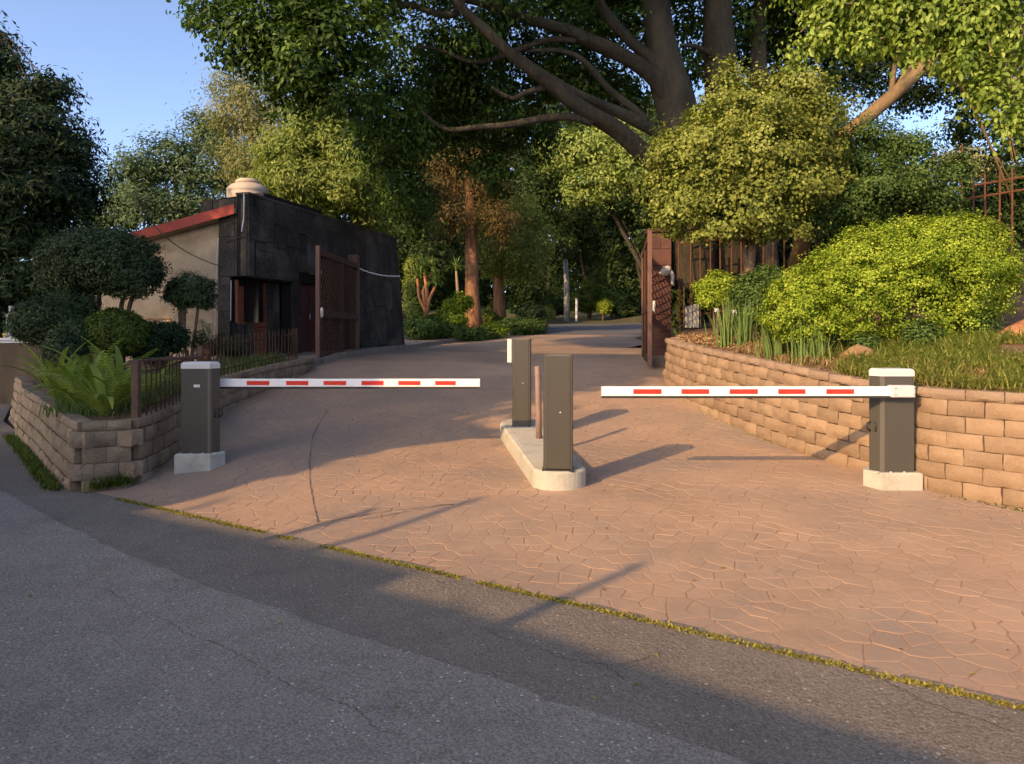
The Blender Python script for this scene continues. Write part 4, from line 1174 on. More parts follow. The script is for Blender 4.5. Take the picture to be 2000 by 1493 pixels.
# ------------------------------------------------------------------ left background: stained wall with rail
sw = thing('street_wall', 'stained brown concrete wall topped by a pale rail at the left', 'wall', P(0, 780, 18))
y0, y1 = 17.6, 17.0
wa = Vector((-24, 20.5)); wb = Vector((-10.4, 16.8)); 
m = MB(); d = (wb-wa).normalized(); n = Vector((d.y, -d.x))
m.hexa([(wa.x, wa.y, -.1), (wb.x, wb.y, -.1), (wb.x-n.x*.25, wb.y-n.y*.25, -.1), (wa.x-n.x*.25, wa.y-n.y*.25, -.1), (wa.x, wa.y, 1.42), (wb.x, wb.y, 1.42), (wb.x-n.x*.25, wb.y-n.y*.25, 1.42), (wa.x-n.x*.25, wa.y-n.y*.25, 1.42)]); m.build('wall_body', M['fairwall'], sw)
m = MB(); m.tube([(wa.x, wa.y+.1, 1.50), (wb.x, wb.y+.1, 1.50)], .035, 8); m.build('rail', M['rail'], sw)
m = MB(); m.tube([(wa.x, wa.y+.1, 1.43), (wb.x, wb.y+.1, 1.43)], .03, 8); m.build('rail', M['rail'], sw)
for px, py, w in ((15, 614, .035), (22, 598, .05), (62, 643, .05)):
    t = ((px-CX)/F); k = 17.35
    b_ = P(px, 672, k); m = MB(); m.tube([(b_.x, k, 1.45), (b_.x, k, P(px, py, k).z)], w, 8); m.build('upright', M['rail'], sw)
yt = thing('yellow_table', 'small yellow table seen over the stained wall', 'table', (P(40, 672, 22).x, 22, .6))
m = MB(); c = P(36, 653, 22); m.box((c.x, 22, c.z), (.62, .5, .05)); m.build('table_top', M['yellow'], yt)
for dx in (-.27, 0, .27):
    m = MB(); m.box((c.x+dx, 21.8, (c.z+.6)/2), (.06, .06, c.z-.6)); m.build('leg', M['yellow'], yt)
fh = thing('white_house', 'small patch of a white house behind the dark shrubs on the left', 'house', (P(80, 672, 40).x, 40, 0))
c = P(82, 640, 40); m = MB(); m.box((c.x, 41, 1.5), (2.4, 2, 3.6)); m.build('wall', M['plaster'], fh)
for k in range(4):
    m = MB(); m.box((c.x-.2, 39.9, 1.2+.3*k), (1.6, .06, .05)); m.build('grille_bar', M['metalgrey'], fh)
m = MB(); m.box((c.x, 41, 3.4), (2.7, 2.3, .2)); m.build('roof', M['roof'], fh)

# lamp post and marker post far down the garden road
lp_ = P(1107, 613, 46)
lpo = thing('lamp_post', 'grey lamp post beside the far garden road', 'lamp post', (lp_.x, 46, zgarden(lp_.x, 46)))
m = MB(); m.tube([(lp_.x, 46, 1.8), (lp_.x, 46, 4.5), (lp_.x-.12, 46, 7.0)], [.22, .18, .12], 10); m.build('pole', M['metalgrey'], lpo, smooth=True)
m = MB(); m.tube([(lp_.x-.12, 46, 6.9), (lp_.x-.9, 46, 7.2)], [.06, .04], 6); m.build('lamp_arm', M['metalgrey'], lpo)
m = MB(); m.box((lp_.x-1.1, 46, 7.2), (.5, .22, .12)); m.build('lamp_head', M['metalgrey'], lpo, bevel=.03)
mp_ = P(1126, 612, 45)
m = MB(); m.tube([(mp_.x, 45, 1.8), (mp_.x, 45, P(1126, 585, 45).z)], .07, 8); m.lathe((mp_.x, 45, P(1126, 585, 45).z), [(.07, 0), (.05, .04)], 8); o = m.build('marker_post', M['white'], smooth=True)
tag(o, 'short white marker post beside the far lamp post', 'post')

# ------------------------------------------------------------------ the big fig tree over the gate
FT = thing('fig_tree', 'huge spreading fig tree arching over the gate with dark limbs', 'tree', P(1345, 560, 18.6))
def limb(pts, w0, w1, nm='limb'):
    """pts: (px, py, depth); widths in photo pixels at the ends"""
    q = [P(*p) for p in pts]
    dense = [s[0] for s in polyline([(v.x, v.y, v.z) for v in q], 1e9)]
    out = []
    for i in range(len(q)-1):
        for k in range(6):
            t = k/6; p0 = q[max(0, i-1)]; p1 = q[i]; p2 = q[i+1]; p3 = q[min(len(q)-1, i+2)]
            out.append(.5*((2*p1) + (p2-p0)*t + (2*p0-5*p1+4*p2-p3)*t*t + (3*p1-p0-3*p2+p3)*t**3))
    out.append(q[-1])
    n = len(out); r = [(w0 + (w1-w0)*i/(n-1))*.5*out[i].y/F for i in range(n)]
    m = MB(); m.tube(out, r, 12, wob=.22); return m.build(nm, M['barkdark'], FT, smooth=True)
limb([(1352, 560, 18.6), (1350, 420, 18.3), (1335, 300, 18.1), (1322, 215, 18), (1298, 120, 18), (1283, 20, 18), (1275, -120, 18), (1260, -300, 18)], 96, 44, 'trunk')
limb([(1425, 560, 18.9), (1425, 380, 18.8), (1418, 230, 18.7), (1405, 120, 18.7), (1400, 20, 18.8), (1412, -140, 19), (1430, -320, 19)], 78, 42, 'trunk')
limb([(1500, 560, 19.4), (1490, 330, 19.4), (1484, 180, 19.4), (1482, 60, 19.4), (1500, -100, 19.5)], 46, 22, 'trunk')
limb([(1330, 240, 18), (1300, 180, 17.8), (1266, 141, 17.6), (1213, 108, 17.3), (1151, 80, 17), (1105, 58, 16.8), (1050, 43, 16.5), (1000, 23, 16.2), (930, 2, 16), (800, -20, 15.8), (640, -10, 15.5)], 36, 12)
limb([(1310, 175, 18), (1276, 120, 17.8), (1226, 75, 17.6), (1176, 15, 17.4), (1150, -60, 17.2), (1100, -160, 17)], 27, 13)
limb([(1355, 400, 18.2), (1320, 350, 17.6), (1276, 316, 17.2), (1201, 251, 16.8), (1138, 214, 16.5), (1075, 163, 16.2), (1038, 136, 16), (1000, 108, 15.8), (950, 60, 15.6), (900, 12, 15.4), (860, -60, 15.2)], 42, 15)
limb([(1340, 300, 18), (1291, 262, 17.8), (1226, 228, 17.5), (1176, 206, 17.2), (1113, 176, 16.8), (1075, 150, 16.5)], 32, 13)
limb([(1156, 240, 16.6), (1113, 228, 16.5), (1063, 231, 16.4), (1000, 243, 16.2), (935, 248, 16.1), (870, 252, 16), (820, 215, 15.9)], 19, 6)
limb([(1260, 238, 17.6), (1241, 216, 17.5), (1188, 173, 17.3), (1156, 136, 17.1), (1126, 110, 17), (1083, 98, 16.9), (1020, 100, 16.8)], 18, 7)
limb([(1125, 80, 16.9), (1070, 78, 16.8), (1015, 96, 16.7), (930, 122, 16.5), (850, 95, 16.3), (800, 95, 16.2)], 13, 7)
limb([(1075, 170, 16.3), (1030, 180, 16.2), (1000, 192, 16.1), (960, 170, 16)], 12, 6)
limb([(1405, 130, 18.6), (1385, 105, 18.3), (1360, 92, 18), (1330, 88, 17.6)], 16, 6)
limb([(1000, 23, 16.2), (920, -10, 16), (880, 30, 15.8), (800, 10, 15.6), (745, 14, 15.5)], 16, 10)
fb_ = blobs_px([
    # lit left mass
    (420, 20, 15.5, 60, 55), (480, 70, 15.2, 85, 70), (560, 30, 15, 100, 80), (520, 130, 15.4, 70, 60), (600, 130, 14.9, 95, 75), (690, 90, 14.8, 95, 80),
    (620, 60, 14.6, 80, 60), (470, -60, 15.5, 100), (600, -70, 15.2, 120), (740, -50, 15.4, 120), (570, 190, 15.6, 60, 40), (660, 190, 15.5, 80, 50),
    # dark centre
    (760, 180, 17.5, 80, 70), (840, 130, 18, 90, 90), (800, 260, 18.4, 70, 70), (780, 350, 18.8, 55, 70), (930, 170, 18.6, 90, 80), (900, 60, 18, 110, 60),
    (1020, 160, 19.6, 80, 60), (1000, 70, 19, 90, 60), (1100, 130, 20, 90, 50), (1200, 160, 20.5, 70, 40), (1150, 20, 20, 130, 60), (960, 330, 20, 60, 60), (770, 300, 20, 60, 70), (800, 400, 20.5, 50, 60), (860, 240, 20.5, 80, 60), (950, 230, 21, 80, 60), (1040, 250, 21.5, 70, 50), (880, 180, 19.5, 90, 60), (720, 260, 18.5, 45, 60), (1010, 10, 16.4, 60, 30), (1100, 10, 17, 60, 30), (930, 80, 16.6, 50, 35), (1080, 120, 18, 50, 30), (1180, 60, 18.4, 50, 35), (1250, 30, 18.6, 50, 40), (1130, 160, 18.6, 50, 25), (1220, 200, 19.4, 50, 25), (1350, 120, 20, 40, 50), (1460, 20, 19.6, 40, 60),
    # canopy overhead
    (860, -80, 17, 140, 70), (1020, -90, 17.5, 150, 80), (1200, -80, 18.5, 150, 80), (1380, -90, 19, 150, 80), (1560, -80, 19, 160, 90), (1340, 40, 21, 90, 60),
    (1480, 90, 21.5, 90, 70), (1540, 30, 21, 100, 80), (1600, 130, 21.5, 70, 50), (1500, 190, 22, 60, 40), (1700, 40, 20.5, 110, 70), (700, -200, 16, 160, 100), (950, -230, 17, 190, 110), (1250, -230, 18, 190, 110), (1540, -230, 19, 190, 110)]) + [(Vector(c), r) for c, r in (((-3.2, 10.5, 10.9), (2.4, 2.0, 1.6)), ((-1, 10.5, 11.8), (2.4, 2.0, 1.6)), ((1.5, 11, 12), (2.4, 2, 1.6)), ((-2.8, 12.0, 12.3), (2.0, 2, 1.5)), ((-1.5, 12.5, 13), (2.6, 2, 1.5)), ((1.5, 13, 13.5), (2.6, 2, 1.5)))]  # closing blobs: unseen crown added above the frame to shade the limbs
p, nn, tone = crown_points([(tuple(c), r) for c, r in fb_], 205000, .40, 46, .45, .75, 21, .3, .25)
link('crown', leaf_mesh('crown', p, nn, .148, .074, Lf['ficus'], .7, False, tone), FT)

# ------------------------------------------------------------------ other trees
def trunkpath(pts): return [tuple(P(*p)) for p in pts]
tree('leaning_tree', 'tree with a thick leaning sunlit trunk and dark crown on the right', 'tree', trunkpath([(1545, 560, 16.4), (1600, 350, 16.3), (1655, 262, 16.2), (1740, 190, 16.1), (1800, 135, 16), (1838, 95, 16), (1900, 10, 16), (1960, -100, 16)]),
     [.19, .175, .16, .145, .135, .125, .11, .08],
     blobs_px([(1760, 60, 18, 90, 60), (1680, 150, 18.5, 70, 50), (1850, 60, 18, 90, 70), (1900, 180, 18, 70, 45), (1960, 130, 18, 80, 70), (1780, 190, 19, 60, 35), (1970, 260, 18, 60, 50), (1880, 250, 18.5, 45, 28), (1990, 340, 17.5, 45, 60), (1760, -60, 18, 120), (1950, -60, 18, 140), (1640, 60, 19, 60, 60), (1990, 430, 17.5, 35, 50)]),
     46000, (.12, .06), Lf['dark'], M['barkbrown'], .42, 50, .5, seed=31, inner=.3)
tree('left_conifer', 'tall dark blue green conifer filling the left edge', 'tree', trunkpath([(20, 700, 27), (15, 300, 27), (0, 60, 27)]), [.4, .25, .08],
     blobs_px([(-20, 70, 27, 40, 40), (5, 120, 27, 42, 45), (-60, 120, 27, 70, 60), (-10, 180, 27, 60, 50), (60, 200, 26.5, 60, 50), (100, 180, 26.5, 40, 35), (110, 270, 26, 70, 50), (30, 280, 26, 110, 70), (130, 340, 26, 60, 50), (60, 380, 25.5, 110, 70),
               (150, 385, 26, 45, 40), (-60, 320, 26, 90, 120), (20, 460, 26, 110, 60), (110, 440, 26, 55, 40), (-20, 560, 26, 110, 70), (60, 540, 25, 70, 60), (10, 620, 25.5, 70, 50), (-100, 450, 26, 100, 120)]),
     64000, (.27, .075), Lf['conifer'], M['barkdark'], .62, 44, .5, seed=41, droop=.2, flat=.5, lump=.35, inner=.2)
tree('far_broadleaf_tree', 'hazy green broadleaf tree behind the red roof', 'tree', trunkpath([(350, 640, 40), (350, 430, 40), (340, 330, 40)]), [.3, .2, .1],
     blobs_px([(270, 340, 40, 55, 40), (330, 310, 40, 55, 40), (240, 390, 40, 45, 40), (390, 340, 40, 60, 45), (300, 410, 40, 80, 45), (390, 420, 40, 70, 40), (200, 430, 40, 50, 30), (450, 330, 40, 40, 50), (430, 270, 41, 40, 40), (400, 250, 41, 30, 30)]),
     30000, (.24, .10), Lf['far'], M['barktan'], .7, 40, .6, seed=51, lump=.4)
tree('olive_tree', 'tall airy olive coloured tree rising behind the gatehouse', 'tree', trunkpath([(520, 640, 35), (515, 400, 35), (490, 250, 35), (470, 160, 35)]), [.3, .2, .12, .05],
     blobs_px([(460, 170, 35, 45, 40), (440, 220, 35, 40, 35), (490, 240, 35, 55, 45), (500, 310, 35, 50, 50), (550, 280, 35, 60, 60), (520, 190, 35, 40, 40), (470, 320, 35, 40, 40), (560, 380, 35, 60, 40)]),
     26000, (.20, .055), Lf['olive'], M['barktan'], .6, 40, .55, seed=61, lump=.4, droop=.9)
tree('light_tree', 'sunlit light green tree with pale forked trunk behind the stone wall', 'tree', trunkpath([(706, 640, 27), (703, 520, 27), (696, 430, 27), (700, 370, 27), (720, 330, 27)]), [.2, .17, .14, .1, .05],
     blobs_px([(570, 300, 26.5, 65, 40), (640, 270, 26.5, 75, 45), (700, 310, 26, 60, 40), (600, 360, 26, 75, 40), (680, 370, 26, 70, 35), (550, 350, 27, 50, 40), (620, 230, 27, 60, 35), (730, 350, 26.5, 40, 35), (640, 410, 27, 70, 30), (560, 410, 28, 50, 30), (730, 420, 27, 40, 35)]),
     44000, (.18, .07), Lf['light'], M['barktan'], .5, 45, .6, seed=71, lump=.3, droop=.7, flat=.5)
# red-barked conifer with buttressed foot
rt = tree('red_bark_tree', 'straight red barked tree with rusty foliage beyond the gatehouse', 'tree', trunkpath([(925, 652, 29), (924, 615, 29), (922, 560, 29), (921, 480, 29), (919, 400, 29), (915, 320, 29), (912, 200, 29), (910, 120, 29)]), [.52, .33, .27, .25, .22, .18, .12, .05],
     blobs_px([(870, 320, 29, 55, 35), (850, 370, 28.5, 50, 35), (900, 290, 29, 45, 35), (950, 360, 29, 60, 40), (880, 430, 28.5, 55, 35), (970, 430, 29, 45, 40), (930, 310, 28, 40, 30), (960, 280, 29.5, 40, 30), (890, 250, 29, 30, 30), (905, 190, 29, 30, 40)]),
     30000, (.17, .035), Lf['rustneedle'], M['barkred'], .5, 40, .4, seed=81, droop=1.0, inner=.3, lrad=.22)
tree('second_red_tree', 'second tan trunk with golden foliage right of the red barked tree', 'tree', trunkpath([(977, 635, 33), (975, 580, 33), (972, 530, 33), (980, 480, 33), (985, 400, 33)]), [.33, .26, .24, .2, .1],
     blobs_px([(990, 480, 32.5, 55, 45), (1020, 520, 33, 40, 35), (950, 510, 32.5, 35, 30), (1000, 420, 33, 50, 40), (1040, 470, 33.5, 40, 40)]),
     20000, (.16, .06), Lf['gold'], M['barkred'], .5, 40, .5, seed=91)
bgd = [  # dark leaf colour stands in for the shade under the fig
 ('tall dark tree rising behind the red barked trunk', [(900, 300, 52, 70, 80), (960, 220, 54, 70, 70), (840, 230, 54, 60, 70), (930, 400, 52, 80, 60)], (900, 620, 52), 'dark', 24000),
 ('tall dark tree closing the gap under the fig', [(1060, 240, 56, 70, 70), (1130, 180, 58, 70, 60), (1030, 330, 55, 60, 60), (1090, 420, 55, 70, 60), (1100, 560, 54, 60, 50)], (1070, 612, 55), 'dark', 26000),
 ('dark tree between the fig trunks and the far road', [(1200, 200, 50, 70, 60), (1280, 260, 46, 60, 70), (1240, 380, 50, 60, 60), (1330, 230, 44, 60, 60), (1180, 540, 56, 60, 50)], (1250, 610, 50), 'dark', 24000),
 ('dark evergreen behind the gatehouse end', [(790, 450, 38, 60, 80), (770, 350, 40, 60, 70), (830, 520, 37, 60, 50), (760, 540, 36, 40, 50)], (790, 620, 38), 'dark', 26000),
 ('dark tree behind the red barked trunk', [(870, 480, 42, 60, 80), (840, 400, 43, 60, 60), (930, 520, 42, 70, 60), (880, 570, 40, 60, 40)], (880, 620, 42), 'dark', 26000),
 ('dark tree left of the far lamp post', [(1040, 380, 44, 70, 70), (1060, 470, 43, 60, 60), (1020, 560, 42, 50, 40), (1080, 310, 46, 50, 40)], (1040, 615, 44), 'dark', 26000),
 ('bright green tree glimpsed under the fig limbs', [(1130, 290, 40, 55, 40), (1090, 300, 41, 40, 35), (1190, 300, 40, 55, 50), (1240, 330, 38, 50, 50), (1200, 260, 42, 50, 35), (1150, 370, 39, 50, 40)], (1290, 610, 40), 'light', 26000),
 ('dark tree above the far lamp post', [(1120, 430, 50, 60, 50), (1170, 420, 50, 60, 50), (1110, 510, 52, 50, 40), (1200, 480, 50, 50, 40)], (1150, 610, 51), 'dark', 24000),
 ('shade-darkened tree behind the right gate leaf', [(1230, 450, 42, 60, 60), (1280, 400, 40, 60, 60), (1240, 530, 44, 50, 30), (1320, 350, 38, 60, 60), (1300, 480, 36, 50, 50)], (1260, 610, 42), 'dark', 24000),
 ('shaded tree behind the iron fence', [(1400, 420, 26, 70, 70), (1350, 330, 27, 60, 60), (1470, 480, 25, 60, 60), (1380, 530, 22, 60, 40), (1540, 500, 22, 60, 50), (1350, 580, 21, 50, 40), (1450, 560, 21, 50, 40)], (1430, 600, 26), 'dark', 24000),
 ('dark tree on the bank behind the leaning trunk', [(1700, 380, 24, 80, 60), (1620, 430, 25, 70, 60), (1800, 420, 24, 70, 40), (1560, 330, 25, 60, 60), (1760, 480, 22, 60, 40)], (1690, 520, 24), 'dark', 26000),
 ('pale rounded tree top far behind the fence', [(1885, 310, 45, 40, 35), (1920, 330, 45, 35, 30), (1850, 330, 45, 35, 25)], (1890, 450, 45), 'olive', 9000),
 ('bushy tree in the far right corner', [(1960, 460, 21, 40, 50), (1990, 540, 20, 40, 60), (1930, 520, 21, 30, 40), (2030, 420, 20, 60, 90), (1880, 420, 21, 60, 30), (1960, 390, 21, 60, 40), (1900, 470, 21, 60, 40)], (1970, 560, 20), 'dark', 26000)]
for k, (lab, bl, tb, lm, n) in enumerate(bgd):
    top_ = min(bl, key=lambda b: b[1])
    b0 = P(*tb); zg = zgarden(b0.x, b0.y) if b0.y > 22.7 else zbed(b0.x, b0.y)
    tree('garden_tree', lab, 'tree', [(b0.x, b0.y, zg-.1), (b0.x+.1, b0.y, zg+1.2), tuple(P(*bl[0][:3])), tuple(P(*top_[:3]))], [.17, .14, .10, .04], blobs_px(bl), int(n*.66), (.24, .115), Lf[lm], M['barkdark'], .55, 45, .5, group='trees in the garden behind the gate', seed=200+k, inner=.25)
# distant woods closing the view
wp = []
for k in range(60):
    px = -150 + k*40 + random.uniform(-20, 20)
    top_ = float(np.interp(px, [-150, 680, 760, 1500, 1650, 1720, 1900, 2300], [560, 560, 210, 190, 260, 400, 430, 420])) + random.uniform(-25, 25)
    Y = random.uniform(62, 92); py = 620
    while py > top_:
        wp.append((px + random.uniform(-15, 15), py, Y + random.uniform(-6, 6), 48, 48)); py -= 55
p, nn, tone = crown_points([(tuple(c), r) for c, r in blobs_px(wp)], 46000, 1.0, 24, .6, .8, 77, .3, .15)
o = link('far_woods', leaf_mesh('far_woods', p, nn, 1.1, .7, Lf['dark'], .4, False, tone)); tag(o, 'distant dark woods closing the view behind the garden', 'woods', kind='stuff')

# overhanging leafy boughs, nearest the camera, top right
ob = []
ov = tree('overhanging_tree', 'overhanging bough with bright oval leaves in the top right corner', 'tree',
     [(9.3, 11.2, 1.6), (9.1, 11.0, 3.0), (8.7, 10.5, 5.0), (7.6, 9.6, 6.8), (6.2, 8.9, 7.4)], [.55, .40, .32, .22, .10],
     blobs_px([(1620, 20, 8.6, 60, 22), (1600, 70, 8.6, 40, 22), (1720, 40, 8.5, 70, 35), (1690, 90, 8.5, 45, 18), (1800, 40, 8.4, 80, 45), (1790, 95, 8.3, 30, 20), (1900, 50, 8.3, 80, 60), (1880, 120, 8.2, 45, 30), (1970, 90, 8.2, 60, 50),
               (1930, 180, 8.1, 30, 40), (1990, 180, 8.1, 30, 50), (1980, 240, 8.0, 25, 35), (1560, 100, 8.7, 18, 22), (1600, -40, 8.6, 90, 40), (1780, -50, 8.4, 120, 50), (1960, -40, 8.3, 120, 60)]),
     19000, (.074, .043), Lf['over'], M['barktan'], .17, 22, .3, seed=101, droop=1.3, fine=True, inner=.5, flat=1.1, lrad=.16)
# flared roots of that tree reaching into the frame
for k, (px, py, w) in enumerate(((1935, 690, .03), (1955, 668, .05), (1985, 655, .07))):
    e = P(px, py, 9.2); m = MB(); m.tube(bz(Vector((9.2, 11.0, 2.1)), Vector((7.6, 10.2, 1.95)), Vector((e.x, e.y, zbed(e.x, e.y)+.02)), 8), [.30, .26, .22, .18, .14, .11, .08, w], 8, wob=.2); m.build('root', M['barkorange'], ov, smooth=True)

# ------------------------------------------------------------------ shrubs on the right bank
def shrub(name, label, base, blobs, n, leaf, lm, clump, per, shell, seed, stems=4, cat='shrub', group=None, bark=None, **kw):
    t = thing(name, label, cat, base, group)
    mb = MB()
    for k in range(stems):
        c = Vector(blobs[k % len(blobs)][0]); b = Vector(base) + Vector((random.uniform(-.12, .12), random.uniform(-.08, .08), -.05))
        r = blobs[k % len(blobs)][1][0]
        mb.tube(bz(b, Vector((b.x*.7+c.x*.3, b.y*.7+c.y*.3, b.z*.3+c.z*.7)), c + Vector((random.uniform(-.3, .3)*r, 0, 0)), 7), [max(.008, .035*(1-.12*j)) for j in range(7)], 6)
    mb.build('stem', bark or M['stem'], t, smooth=True)
    p, nn, tone = crown_points([(tuple(c), r) for c, r in blobs], n, clump, per, shell, .8, seed, kw.get('lump', .15), kw.get('inner', .08))
    zmin = base[2] + .02
    k = p[:, 2] > zmin; p, nn, tone = p[k], nn[k], tone[k]
    link('foliage', leaf_mesh('foliage', p, nn, leaf[0], leaf[1], lm, kw.get('droop', .1), False, tone, np.random.default_rng(seed)), t)
    return t
b0 = P(1735, 690, 9.9); zb0 = zbed(b0.x, b0.y)
shrub('clipped_bush', 'large mounded lime green bush on the bank above the right barrier', (b0.x, b0.y, zb0),
      blobs_px([(1750, 555, 9.9, 185, 105, 1.1), (1860, 515, 10.0, 100, 88, .8), (1640, 585, 9.7, 120, 75, .8), (1565, 615, 9.6, 72, 52, .6), (1720, 510, 10.0, 110, 70, .9), (1810, 495, 10.1, 115, 68, .9), (1905, 560, 9.9, 58, 78, .6), (1865, 635, 9.5, 52, 40, .4), (1590, 650, 9.5, 60, 35, .4)]),
      112000, (.034, .026), Lf['lime'], .10, 46, .90, 301, stems=8, lump=.10, inner=.03)
b0 = P(1480, 600, 13.2); zb0 = zbed(b0.x, b0.y)
tree('golden_shrub_tree', 'big golden green leafy shrub tree above the iron fence', 'tree', [(b0.x, b0.y, zb0-.1), (b0.x-.2, b0.y, zb0+.8), tuple(P(1475, 420, 13.2)), tuple(P(1470, 280, 13.2))], [.14, .11, .08, .04],
      blobs_px([(1440, 230, 13, 90, 60), (1380, 300, 12.8, 90, 55), (1350, 370, 12.8, 70, 50), (1480, 310, 12.6, 110, 70), (1560, 250, 13, 80, 70), (1540, 360, 12.7, 90, 60), (1430, 400, 12.6, 90, 50), (1330, 300, 13.2, 50, 50), (1600, 190, 13.4, 40, 40), (1430, 160, 13.3, 22, 40), (1480, 165, 13.3, 20, 35), (1550, 170, 13.3, 60, 30), (1510, 440, 12.8, 60, 30), (1310, 420, 13, 45, 35), (1400, 450, 12.8, 50, 22), (1610, 300, 13.2, 50, 50)]),
      68000, (.068, .05), Lf['gold'], M['stem'], .21, 60, .62, seed=311, lump=.38, inner=.15, lrad=.35)
b0 = P(1700, 560, 13.8); zb0 = zbed(b0.x, b0.y)
tree('bank_shrub', 'loose green shrub between the golden shrub and the fence', 'shrub', [(b0.x, b0.y, zb0-.1), (b0.x, b0.y, zb0+.9), tuple(P(1690, 360, 13.9))], [.09, .07, .03],
      blobs_px([(1650, 320, 13.9, 60, 50), (1720, 370, 13.8, 80, 50), (1660, 400, 13.6, 70, 45), (1790, 350, 14, 60, 50), (1760, 290, 14.2, 60, 35), (1700, 270, 14.2, 50, 30), (1830, 400, 14, 50, 35), (1600, 420, 13.5, 50, 35), (1870, 330, 14.2, 30, 35)]),
      42000, (.06, .042), Lf['mid'], M['stem'], .2, 36, .5, seed=321, lump=.3, inner=.25, lrad=.3, group=None)
b0 = P(1410, 612, 13.0); zb0 = zbed(b0.x, b0.y)
shrub('small_round_shrub', 'small round yellow green shrub near the red pillar', (b0.x, b0.y, zb0), blobs_px([(1408, 565, 13.0, 45, 30, .35), (1390, 580, 12.9, 25, 20, .2), (1435, 575, 13, 25, 22, .25)]), 14000, (.04, .03), Lf['lime'], .08, 24, .85, 331)
b0 = P(1480, 610, 12.2); zb0 = zbed(b0.x, b0.y)
shrub('back_shrub', 'low green shrub between the small round shrub and the large bush', (b0.x, b0.y, zb0), blobs_px([(1465, 570, 12.2, 35, 30, .3), (1500, 545, 12.6, 35, 22, .3), (1470, 600, 12, 25, 30, .25)]), 12000, (.045, .034), Lf['mid'], .09, 24, .8, 341)
for k, (px, py, Y, r, lab) in enumerate(((1690, 640, 9.2, 26, 'small leafy plant in the shade under the large bush'), (1800, 668, 9.0, 34, 'low green plant at the foot of the large bush above the barrier'), (1905, 650, 9.4, 34, 'dark green seedling shrub at the right end of the large bush'))):
    b0 = P(px, py+30, Y); zb0 = zbed(b0.x, b0.y)
    c = Vector((b0.x, b0.y, zb0 + r*Y/F*.8))
    shrub('low_plant', lab, (b0.x, b0.y, zb0), [(c, (r*Y/F, r*Y/F*.8, r*Y/F*.9))], 3200, (.04, .028), Lf['mid'], .08, 14, .4, 350+k)
# rocks
for k, (px, py, Y, w, h, lab) in enumerate(((1680, 700, 8.9, .20, .16, 'brown rock under the large bush'),)):
    b0 = P(px, py, Y); zb0 = zbed(b0.x, b0.y)
    bm = bmesh.new(); bmesh.ops.create_icosphere(bm, subdivisions=3, radius=1)
    for v in bm.verts:
        v.co *= 1 + .3*noise.noise(v.co*1.3 + Vector((k*5, 0, 0))) + .08*noise.noise(v.co*4)
        v.co = Vector((v.co.x*w, v.co.y*w*.8, v.co.z*h)) + Vector((b0.x, b0.y, zb0 + h*.35))
    me = bpy.data.meshes.new('rock'); bm.to_mesh(me); bm.free(); me.materials.append(M['rock'])
    tag(link('rock', me), lab, 'rock')
# strap-leaf clumps
def clump(name, label, base, n, L, W, spread, mat, seed, bend=.5, fan=.12, group=None, flowers=0):
    rng = np.random.default_rng(seed)
    an = rng.uniform(0, 2*math.pi, n); rr = np.abs(rng.normal(0, fan, n))
    B = np.stack([base[0] + np.cos(an)*rr, base[1] + np.sin(an)*rr, np.full(n, base[2]-.02)], 1)
    a2 = an + rng.normal(0, .5, n)
    D = np.stack([np.cos(a2), np.sin(a2), 0*a2], 1)
    o = link(name, blade_mesh(name, B, D, rng.uniform(.55, 1.1, n)*L, W, rng.uniform(.08, 1, n)*bend*spread, mat, 5, seed))
    return o
sc_ = [((1420, 668, 11.3), 90, .78, 'tall strap leaf clump with white flowers beside the mulch'), ((1455, 672, 11.0), 70, .70, 'second tall strap leaf clump beside the small round shrub'),
       ((1515, 690, 9.9), 120, .62, 'wide strap leaf clump in front of the large bush'), ((1570, 705, 9.4), 120, .55, 'shaded strap leaf clump at the left foot of the large bush'), ((1600, 708, 9.2), 70, .48, 'short strap leaf clump next to the brown rock')]
for k, (pp_, n, L, lab) in enumerate(sc_):
    b0 = P(*pp_); zb0 = zbed(b0.x, b0.y)
    t = thing('strap_leaf_clump', lab, 'plant', (b0.x, b0.y, zb0), 'strap leaf clumps on the bank')
    o = clump('leaves', '', (b0.x, b0.y, zb0), n, L, .020, 1.0, Lf['strap'], 400+k, .55, .10)
    o.parent = t; o.matrix_parent_inverse = Matrix.Translation(t.location).inverted()
    if k == 0:
        for (fx, fy) in ((1434, 609), (1400, 606)):
            f0 = P(fx, fy, 11.2); m = MB(); m.tube([(b0.x, b0.y, zb0), tuple(f0)], .006, 5)
            for i in range(9):
                an = i*.7; m.box(f0 + Vector((math.cos(an)*.025, math.sin(an)*.025, .02*math.sin(i*2.1))), (.022, .022, .02))
            m.build('flower', M['plaster'], t)
# mulch and grass on the bank
def scatter_bed(n, u0, u1, t0, t1, seed):
    rng = np.random.default_rng(seed)
    pa = [q for q, d, s in polyline(RWi, .05)]; pb = [q for q, d, s in polyline(FEN, .1)]
    out = []
    for u, t in zip(rng.uniform(u0, u1, n), rng.uniform(t0, t1, n)):
        a = pa[int(u*(len(pa)-1))]; b = pb[int(u*(len(pb)-1))]; q = a.lerp(b, t); out.append((q.x, q.y, 0))
    A = np.array(out)
    for i in range(0, len(A), 4000):
        d = ((A[i:i+4000, None, 0]-_bv[None, :, 0])**2 + (A[i:i+4000, None, 1]-_bv[None, :, 1])**2)
        A[i:i+4000, 2] = _bv[np.argmin(d, 1), 2]
    return A
A = scatter_bed(5200, .66, .99, .015, .33, 501); A[:, 2] += RNG.uniform(.0, .035, len(A))
nrm = unit(np.stack([RNG.normal(0, .35, len(A)), RNG.normal(0, .35, len(A)), np.ones(len(A))], 1))
